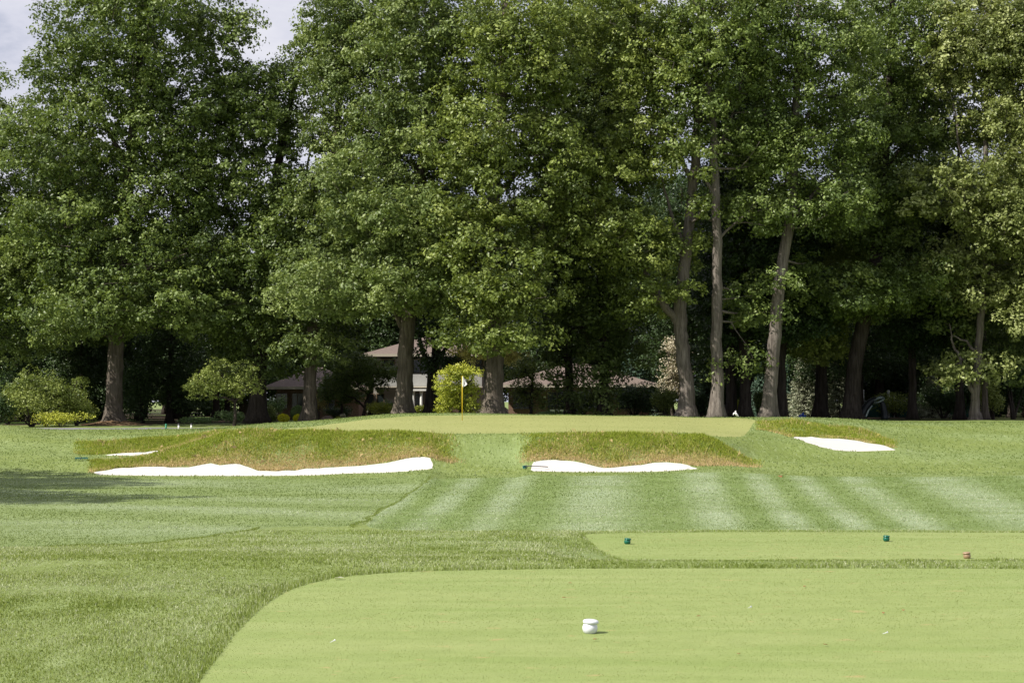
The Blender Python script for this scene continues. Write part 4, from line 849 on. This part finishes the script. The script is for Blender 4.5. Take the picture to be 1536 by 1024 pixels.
MB().box(X0 + 1.0, X1 - 1.0, Y0 + 1.2, Y0 + 11, gz, hz(533) - .22).build('wall', M['wall'], house)
MB().box(X0 + 1.1, X1 - 1.1, Y0 + .35, Y0 + 1.195, hz(579), hz(561)).build('balcony_panel', M['panel'], house)
MB().box(X0 + 1.05, X1 - 1.05, Y0 + .3, Y0 + 1.19, hz(581), hz(579.2)).build('balcony_edge', M['trim'], house)
hip_roof(X0, X1, Y0, Y0 + 12.2, hz(531), hz(531) + 1.75).build('roof', M['shingle'], house)
fascia(X0, X1, Y0, Y0 + 12.2, hz(531) - .2, hz(531) + .02).build('fascia', M['trim'], house)
for a, b in ((572, 590), (616, 642), (660, 690), (700, 724)): window(hx(a), hx(b), hz(559), hz(539), Y0 + 1.2, house, 2)
for a, b in ((549, 559), (564, 574), (645, 668), (680, 705)): window(hx(a), hx(b), hz(612), hz(591), Y0 + 1.2, house, 1)
MB().box(hx(543), hx(612), Y0 + 1.05, Y0 + 1.19, gz, hz(584)).build('brick_facing', M['brick'], house) if False else None
for uc in (620, 632):
    MB().lathe([(.001, gz), (.19, gz), (.19, gz + .15), (.13, gz + .2), (.115, hz(589)), (.17, hz(588)), (.17, hz(586)), (.001, hz(586))], (hx(uc, HD - 3), HD - 3 + .0, 0), 16).build('porch_column', M['white'], house, False)
MB().box(hx(614, HD - 3), hx(640, HD - 3), HD - 3.3, HD + 1.1, hz(586, HD - 3) + .0, hz(584.5, HD - 3) + .06).build('porch_roof', M['white'], house)
MB().box(hx(612, HD - 3), hx(642, HD - 3), HD - 3.5, HD + 1.1, gz - .1, gz + .16).build('porch_floor', M['concrete'], house)
window(hx(622), hx(634), gz + .2, hz(590), Y0 + 1.2, house, 1)['label'] = 'tall dark entrance glazing behind the white columns'
# left wing
lx0, lx1, ly = hx(394, 141), hx(540, 141), 141.0
hip_roof(lx0, lx1, ly, ly + 9, hz(580, ly), hz(580, ly) + 1.7).build('roof', M['shingle'], house)
fascia(lx0, lx1, ly, ly + 9, hz(580, ly) - .2, hz(580, ly) + .02).build('fascia', M['trim'], house)
MB().box(lx0 + 1, lx1 - .2, ly + 1.1, ly + 8, gz, hz(580, ly) - .22).build('wall', M['brick'], house)
for a, b in ((412, 428), (436, 452), (480, 500)): window(hx(a, ly), hx(b, ly), hz(612, ly), hz(590, ly), ly + 1.1, house, 2)
# right wing
rx0, rx1, ry = hx(744, 139), hx(993, 139), 139.0
hip_roof(rx0, rx1, ry, ry + 12, hz(577, ry), hz(577, ry) + 1.85).build('roof', M['shingle'], house)
fascia(rx0, rx1, ry, ry + 12, hz(577, ry) - .2, hz(577, ry) + .02).build('fascia', M['trim'], house)
MB().box(rx0 + 1, rx1 - 1, ry + 1.1, ry + 11, gz, hz(577, ry) - .22).build('wall', M['brick'], house)
for a, b in ((770, 800), (822, 850), (880, 905), (930, 960)): window(hx(a, ry), hx(b, ry), hz(613, ry), hz(588, ry), ry + 1.1, house, 2)
MB().box(hx(824, ry), hx(847, ry), ry + .9, ry + 1.09, hz(618, ry), hz(614, ry)).build('window_sill', M['white'], house)
gw = MB().box(hx(664, 136), hx(690, 136), 136, 136.4, -.3, hz(608, 136)).build('garden_wall', M['brick']); tag(gw, 'low pinkish-brown brick wall piece left of the flagstick', 'wall')

# tennis fence
FD = 150.0; fence = empty('screened_fence', (hx(1350, FD), FD, 0), 'tall metal fence hung with dark green windscreen behind the sculpture', 'fence')
fo = np.array([hx(1350, FD), FD, 0])
M['screen'] = plain('green_windscreen_fabric', (0.025, 0.085, 0.075), .8, .2, var=.3, scale=1.2, stretch=(1, 1, .2))
M['galv'] = plain('galvanised_steel', (0.55, 0.55, 0.58), .45, .5, .3, var=.08)
for a, b in ((1296, 1331), (1334, 1393), (1395, 1421), (1423, 1480)): 
    m, k = 16, 8; xs = np.linspace(hx(a, FD), hx(b, FD), m); V = [(x - fo[0], .03 * math.sin(i * 1.7 + j), hz(627.5, FD) + (hz(602, FD) - hz(627.5, FD)) * j / k) for j in range(k + 1) for i, x in enumerate(xs)]
    Q = [(j * m + i, j * m + i + 1, (j + 1) * m + i + 1, (j + 1) * m + i) for j in range(k) for i in range(m - 1)]
    o = MB().add(V, Q).build('windscreen', M['screen'], fence, True); md = o.modifiers.new('thick', 'SOLIDIFY'); md.thickness = .01
for uu, top, r in ((1295, 584, .065), (1332.5, 585, .12), (1341, 593, .06), (1394, 596, .06), (1422, 597, .06), (1481, 597, .06)):
    z0 = -.1; zt = hz(top, FD); MB().tube([(hx(uu, FD) - fo[0], -.08, z0), (hx(uu, FD) - fo[0], -.08, zt - .05), (hx(uu, FD) - fo[0], -.08, zt)], [r, r, r * .6], 10).build('post', M['galv'], fence, True)
MB().tube([(hx(1295, FD) - fo[0], 0, hz(601, FD)), (hx(1481, FD) - fo[0], 0, hz(601, FD))], .03, 6).build('rail', M['galv'], fence, True)

# ------------------------------------------------------------------ sculpture behind the far right mound
M['bronze'] = plain('dark_patinated_metal', (0.022, 0.026, 0.030), .45, .5, .5, var=.4, scale=3)
M['steel'] = plain('weathered_silver_green_metal', (0.35, 0.43, 0.40), .35, .5, .6, var=.35, scale=6, bump=.3)
SD = 121.0; so = px(1318, 628, SD); so[2] = float(Zt([so[0]], [SD])[0])
scu = empty('sculpture', so, 'dark arched metal sculpture with a silvery twisted knot on top', 'sculpture')
pl = lambda pts: np.array([px(u, v, SD + dd) - so for u, v, dd in pts])
P = refine(pl([(1291, 629, 0), (1297, 614, 0), (1305, 603, 0), (1314, 598, 0)]), 5); MB().tube(P, np.linspace(.36, .17, len(P)), 12).build('leg', M['bronze'], scu, True)
P = refine(pl([(1327, 629, 0), (1326, 616, 0), (1324, 606, 0), (1319, 600, 0)]), 5); MB().tube(P, np.linspace(.26, .15, len(P)), 12).build('leg', M['bronze'], scu, True)
P = refine(pl([(1298, 627, -.5), (1303, 615, -.45), (1308, 608, -.3)]), 4); MB().tube(P, np.linspace(.07, .05, len(P)), 8).build('brace', M['steel'], scu, True)
kn = MB(); c0 = px(1317, 600, SD) - so
for q in range(3):
    th = np.linspace(0, 2 * np.pi, 33); a = .42 - .07 * q
    K = np.column_stack([c0[0] + a * np.cos(th), c0[1] - .1 * q + .12 * np.sin(2 * th + q), c0[2] + (.18 + .03 * q) * np.sin(th) + .16 * np.cos(th + q * .4)]); kn.tube(K, .055, 8, False)
kn.build('knot', M['steel'], scu, True)
pb = px(1270, 627, SD) - so
MB().box(pb[0] - .75, pb[0] + .9, -.5, .5, -.3, .10).build('plinth', M['bronze'], scu)
# litter bin
LD = 118.5; lo = px(1282, 624, LD); zg = float(Zt([lo[0]], [LD])[0]); lo[2] = zg
binr = empty('litter_bin', lo, 'small grey cylindrical litter bin beside the thick dark leaning trunk', 'bin')
M['bin'] = plain('grey_bin_metal', (0.20, 0.20, 0.22), .5, .4, .2); M['binlid'] = plain('pale_bin_lid', (0.45, 0.45, 0.48), .5, .4)
MB().lathe([(.001, .0), (.15, .0), (.15, .03), (.135, .04), (.14, .36), (.15, .37), (.15, .40), (.001, .40)], n=18).build('body', M['bin'], binr)
MB().lathe([(.155, .405), (.15, .44), (.10, .48), (.001, .50)], n=18).build('lid', M['binlid'], binr, True)
# blue tarp
tp = px(1203, 618, 131); zt = float(Zt([tp[0]], [131.])[0]); tr = MB(); n, m = 18, 10; V = []
for j in range(m + 1):
    for i in range(n):
        a = 2 * math.pi * i / n; f = j / m; r_ = .34 * math.sin(math.pi * min(1, f * .5 + .5)) * (1 + .25 * math.sin(4 * a + 3 * f) + .12 * math.sin(9 * a)) if j < m else .001
        V.append((r_ * math.cos(a) * (1 - .3 * f) + .10 * f, r_ * math.sin(a) * .8, .75 * f + .05 * math.sin(3 * a)))
V = [(x, y, z * .62 + .1 * math.sin(5 * x * 9 + z * 4)) for x, y, z in V]
i = np.arange(m)[:, None] * n; j = np.arange(n)[None, :]; k = (j + 1) % n
o = tr.add(V, np.stack([i + j, i + k, i + n + k, i + n + j], -1).reshape(-1, 4)).build('tarp', plain('bright_blue_tarp', (0.02, 0.10, 0.55), .4, .4), None, True)
o.location = (tp[0], 131, zt - .03); tag(o, 'bunched bright blue tarp among the spruces left of the leaning black trunk', 'tarp')

# ------------------------------------------------------------------ flagstick
M['yellow'] = plain('yellow_fibreglass', (0.72, 0.50, 0.02), .35, .5, var=.03); M['flag'] = plain('white_flag_cloth', (0.8, 0.8, 0.84), .8, .2, var=.03)
M['ink'] = plain('dark_print', (0.03, 0.03, 0.06), .8, .2)
fd = 91.0; fx = (693.3 - 768) / FPX * fd; fz = float(Zt([fx], [fd])[0]); ft = hz(563.5, fd) - fz
fl = empty('flagstick', (fx, fd, fz), 'yellow flagstick with a limp white numbered flag on the green', 'flagstick')
MB().tube([(0, 0, -.12), (0, 0, ft * .5), (0, 0, ft)], [.021, .019, .016], 10).build('pole', M['yellow'], fl, True)
MB().lathe([(.054, .004), (.054, -.10), (.050, -.10), (.050, .003)], n=20).build('cup', M['white'], fl)
def flag():
    n, m = 14, 10; V = []; hh = ft - .02; s = fd / FPX
    for j in range(m + 1):
        f = j / m                                    # down the hoist
        wd = (1.2 + 6.0 * min(1, f / .72)) * s if f < .72 else (7.2 - 6.6 * ((f - .72) / .28)) * s
        for i in range(n + 1):
            g = i / n; V.append((.018 + wd * g, -.05 * math.sin(g * 5 + f * 2) * g - .02 * math.sin(g * 11), hh - 16.5 * s * f - .05 * g * (1 - f)))
    Q = [(j * (n + 1) + i, j * (n + 1) + i + 1, (j + 1) * (n + 1) + i + 1, (j + 1) * (n + 1) + i) for j in range(m) for i in range(n)]
    o = MB().add(V, Q).build('flag', M['flag'], fl, True); md = o.modifiers.new('thick', 'SOLIDIFY'); md.thickness = .004
    tcv = bpy.data.curves.new('numeral', 'FONT'); tcv.body = '6'; tcv.size = .20; tcv.extrude = .002; tcv.materials.append(M['ink'])
    t0 = bpy.data.objects.new('numeral_curve', tcv); me = bpy.data.meshes.new_from_object(t0); bpy.data.objects.remove(t0)
    t = bpy.data.objects.new('numeral', me); COL.objects.link(t); t.parent = o; t.location = (.055, -.085, hh - .42); t.rotation_euler = (math.radians(90), math.radians(8), 0)
flag()

# ------------------------------------------------------------------ tee markers: acorn-like pots with domed, tilted cap
def marker(u, d, mat, label, tilt=.07, rz=0.):
    x = (u - 768) / FPX * d; z = float(Zt([x], [d])[0]); root = empty('tee_marker', (x, d, z), label, 'tee marker', 'tee markers', rz)
    b = MB().lathe([(.001, -.004), (.034, -.003), (.043, .006), (.0505, .020), (.053, .035), (.051, .050), (.046, .060), (.043, .066), (.001, .066)], n=32).build('body', mat, root, True)
    c = MB().lathe([(.001, .062), (.040, .0625), (.050, .065), (.0545, .070), (.0545, .080), (.049, .088), (.034, .093), (.018, .0905), (.001, .0895)], n=32).build('cap', mat, root, True)
    c.rotation_euler = (0, tilt, 0); c.location = (0, 0, .002)
    return root
def gloss(name, col, rough=.25, spec=.5):
    return plain(name, col, rough, spec, var=.06, scale=30)
M['mk_white'] = gloss('glossy_white_enamel', (0.62, 0.64, 0.70)); M['mk_green'] = gloss('glossy_deep_green_enamel', (0.005, 0.10, 0.065), .2); M['mk_copper'] = gloss('copper_brown_metal', (0.26, 0.175, 0.105), .4)
marker(885, tee_d(949), M['mk_white'], 'glossy white tee marker on the near tee')
marker(941, 27.0, M['mk_green'], 'dark green tee marker near the left corner of the farther tee', .10)
marker(1329.5, 27.5, M['mk_green'], 'dark green tee marker on the right half of the farther tee', .03)
marker(1450.5, 24.3, M['mk_copper'], 'copper brown tee marker at the near edge of the farther tee', -.10)

# broken golf tees and fallen leaves
def golf_tee(u, v, label, rz):
    d = tee_d(v); x = (u - 768) / FPX * d; z = float(Zt([x], [d])[0])
    o = MB().lathe([(.001, 0), (.0012, .002), (.0022, .030), (.003, .036), (.0065, .041), (.0068, .0425), (.001, .041)], n=12).build('golf_tee', M['mk_white'], None, True)
    o.location = (x, d, z + .009); o.rotation_euler = (math.radians(68), 0, rz); o.scale = (1.1, 1.1, .9); tag(o, label, 'golf tee', 'golf tees')
golf_tee(1122, 913, 'white golf tee lying right of the white tee marker', .6)
golf_tee(495, 965, 'white golf tee lying near the left edge of the near tee', 2.0)
golf_tee(1324, 952, 'white golf tee lying low at the right of the near tee', 1.1)
M['dry'] = plain('dry_brown_leaf', (0.24, 0.12, 0.05), .8, .2, var=.3, scale=40); M['dryw'] = plain('bleached_leaf', (0.50, 0.50, 0.38), .8, .2, var=.2, scale=40)
def leaf(x, d, size, mat, label, grp='fallen leaves'):
    z = float(Zt([x], [d])[0]); t = np.linspace(0, 1, 8); w = np.sin(np.pi * t ** .8) * .32 * size; c = .05 * size * np.sin(np.pi * t)
    V = [((a - .5) * size, s * b, .012 + cc + abs(s) * .25 * b) for a, b, cc in zip(t, w, c) for s in (-1, 0, 1)]
    Q = [(3 * i + j, 3 * i + j + 1, 3 * i + j + 4, 3 * i + j + 3) for i in range(7) for j in (0, 1)]
    o = MB().add(V, Q).build('fallen_leaf', mat, None, True); o.location = (x, d, z); o.rotation_euler = (0, R.uniform(-.2, .2), R.uniform(0, 6)); md = o.modifiers.new('thick', 'SOLIDIFY'); md.thickness = .002
    tag(o, label, 'leaf', grp)
leaf((509 - 768) / FPX * tee_d(869), tee_d(869), .09, M['dryw'], 'pale fallen leaf on the left rim of the near tee')
p = ray(1170, 715, 45, 70); leaf(p[0], p[1], .30, M['dry'], 'brown fallen leaf clump on the fairway below the far right bunker')
for k, (u, v) in enumerate(((1355, 917), (1325, 921), (1048, 926), (846, 898), (893, 961), (1238, 969), (1108, 983), (1207, 881), (855, 876))):
    leaf((u - 768) / FPX * tee_d(v), tee_d(v), .035, M['dry'], 'tiny brown leaf scrap scattered on the near tee')

# rakes
M['rake'] = plain('teal_rake_head', (0.03, 0.16, 0.17), .5, .4); M['rakeh'] = plain('dark_rake_handle', (0.05, 0.05, 0.06), .6, .3)
def rake(u, v, ang, label, ln=1.3):
    p = ray(u, v, 60, 80); z = float(Zt([p[0]], [p[1]])[0]); root = empty('bunker_rake', (p[0], p[1], z + .05), label, 'rake', 'bunker rakes', ang)
    h = MB().box(-.28, .28, -.02, .02, .03, .08)
    for i in range(9): h.box(-.26 + i * .065 - .008, -.26 + i * .065 + .008, -.012, .012, -.04, .032)
    h.build('head', M['rake'], root); MB().tube([(0, 0, .055), (0, -ln * .5, .06), (0, -ln, .03)], .018, 8).build('handle', M['rakeh'], root, True)
rake(122, 690, .2, 'bunker rake with teal head lying left of the long bunker', 1.0)
rake(787, 702.5, 1.3, 'bunker rake lying on the grass at the left end of the middle bunker', 1.0)

# stakes by the path
M['stake_g'] = plain('green_stake', (0.02, 0.20, 0.12), .5, .4)
def stake(u, v, d, mat, cap, label):
    x = (u - 768) / FPX * d; z = float(Zt([x], [d])[0]); root = empty('marker_stake', (x, d, z), label, 'stake', 'marker stakes by the path'); h = .23
    MB().tube([(0, 0, -.05), (0, 0, h)], .05, 10).build('post', mat, root, True)
    MB().lathe([(.062, h + .002), (.066, h + .05), (.03, h + .09), (.001, h + .1)], n=12).build('cap', cap, root, True)
stake(249, 645, 100, M['stake_g'], M['stake_g'], 'short green stake, leftmost of the three beside the cart path')
stake(268, 645, 100, M['white'], M['rakeh'], 'short white stake with dark cap between the green stake and the other white one')
stake(287, 645, 100, M['white'], M['rakeh'], 'short white stake with dark cap, rightmost of the three beside the cart path')

# boulders
M['rock'] = plain('pinkish_brown_rock', (0.23, 0.17, 0.145), .9, .2, var=.35, scale=3, bump=.6)
def boulder(u, v, d, w, h, label, seed):
    x = (u - 768) / FPX * d; z = float(Zt([x], [d])[0]); s = d / FPX; n, m = 20, 12; th, ph = np.meshgrid(np.linspace(0, 2 * np.pi, n, endpoint=False), np.linspace(0, np.pi, m + 1))
    D = np.stack([np.sin(ph) * np.cos(th), np.sin(ph) * np.sin(th), np.cos(ph)], -1).reshape(-1, 3); r = 1 + .28 * vnoise(D[:, 0] * 1.6 + seed, D[:, 1] * 1.6, D[:, 2] * 1.6) + .08 * vnoise(D[:, 0] * 5 + seed, D[:, 1] * 5, D[:, 2] * 5)
    V = D * r[:, None] * np.array([w * s / 2, w * s / 2.4, h * s * .62]) + np.array([0, 0, h * s * .35]); i = np.arange(m)[:, None] * n; j = np.arange(n)[None, :]; k = (j + 1) % n
    o = mesh_np('boulder', V, [np.stack([i + j, i + n + j, i + n + k, i + k], -1).reshape(-1, 4)], M['rock'], None, True); o.location = (x, d, z); tag(o, label, 'rock', 'landscape rocks')
boulder(491, 631, 119, 18, 9, 'rounded brown boulder right of the straight grey trunk', 3)
boulder(595, 626, 113.5, 12, 8, 'pinkish rock at the left foot of the big oak in front of the house', 8)
boulder(758, 622, 111, 9, 14, 'upright pale rock just right of the stout pale trunk', 5)
boulder(713, 621, 128, 12, 8, 'dark mossy rock between the flagstick and the stout trunk', 12)

# white bird behind the green
M['feather'] = plain('white_feathers', (0.75, 0.72, 0.74), .7, .3, var=.05)
bd = 103.0; bo_ = px(1104, 628, bd); zb = float(Zt([bo_[0]], [bd])[0]); s = bd / FPX
bird = empty('bird', (bo_[0], bd, zb), 'small white bird standing behind the green with one wing raised', 'bird')
BP = np.array([[.16, 0, .06], [.08, 0, .14], [0, 0, .22], [-.02, 0, .30], [-.01, -.02, .37], [-.05, -.03, .375], [-.09, -.03, .36]])
B2 = refine(BP, 4); br_ = np.interp(np.linspace(0, 1, len(B2)), [0, .15, .35, .5, .62, .75, .85, 1], [.015, .06, .085, .06, .035, .048, .03, .006]); MB().tube(B2, br_, 12).build('body', M['feather'], bird, True)
wv = MB(); wv.tube(refine(np.array([[-.01, -.03, .22], [-.10, -.05, .27], [-.16, -.05, .20], [-.17, -.05, .14]]), 4), [.03, .035, .04, .045, .045, .045, .04, .04, .035, .03, .02, .015, .008], 8); wv.build('wing', M['feather'], bird, True)
for sx in (-.02, .03): MB().tube([(sx, 0, .17), (sx + .01, 0, .08), (sx, 0, 0)], .008, 6).build('leg', M['rakeh'], bird, True)
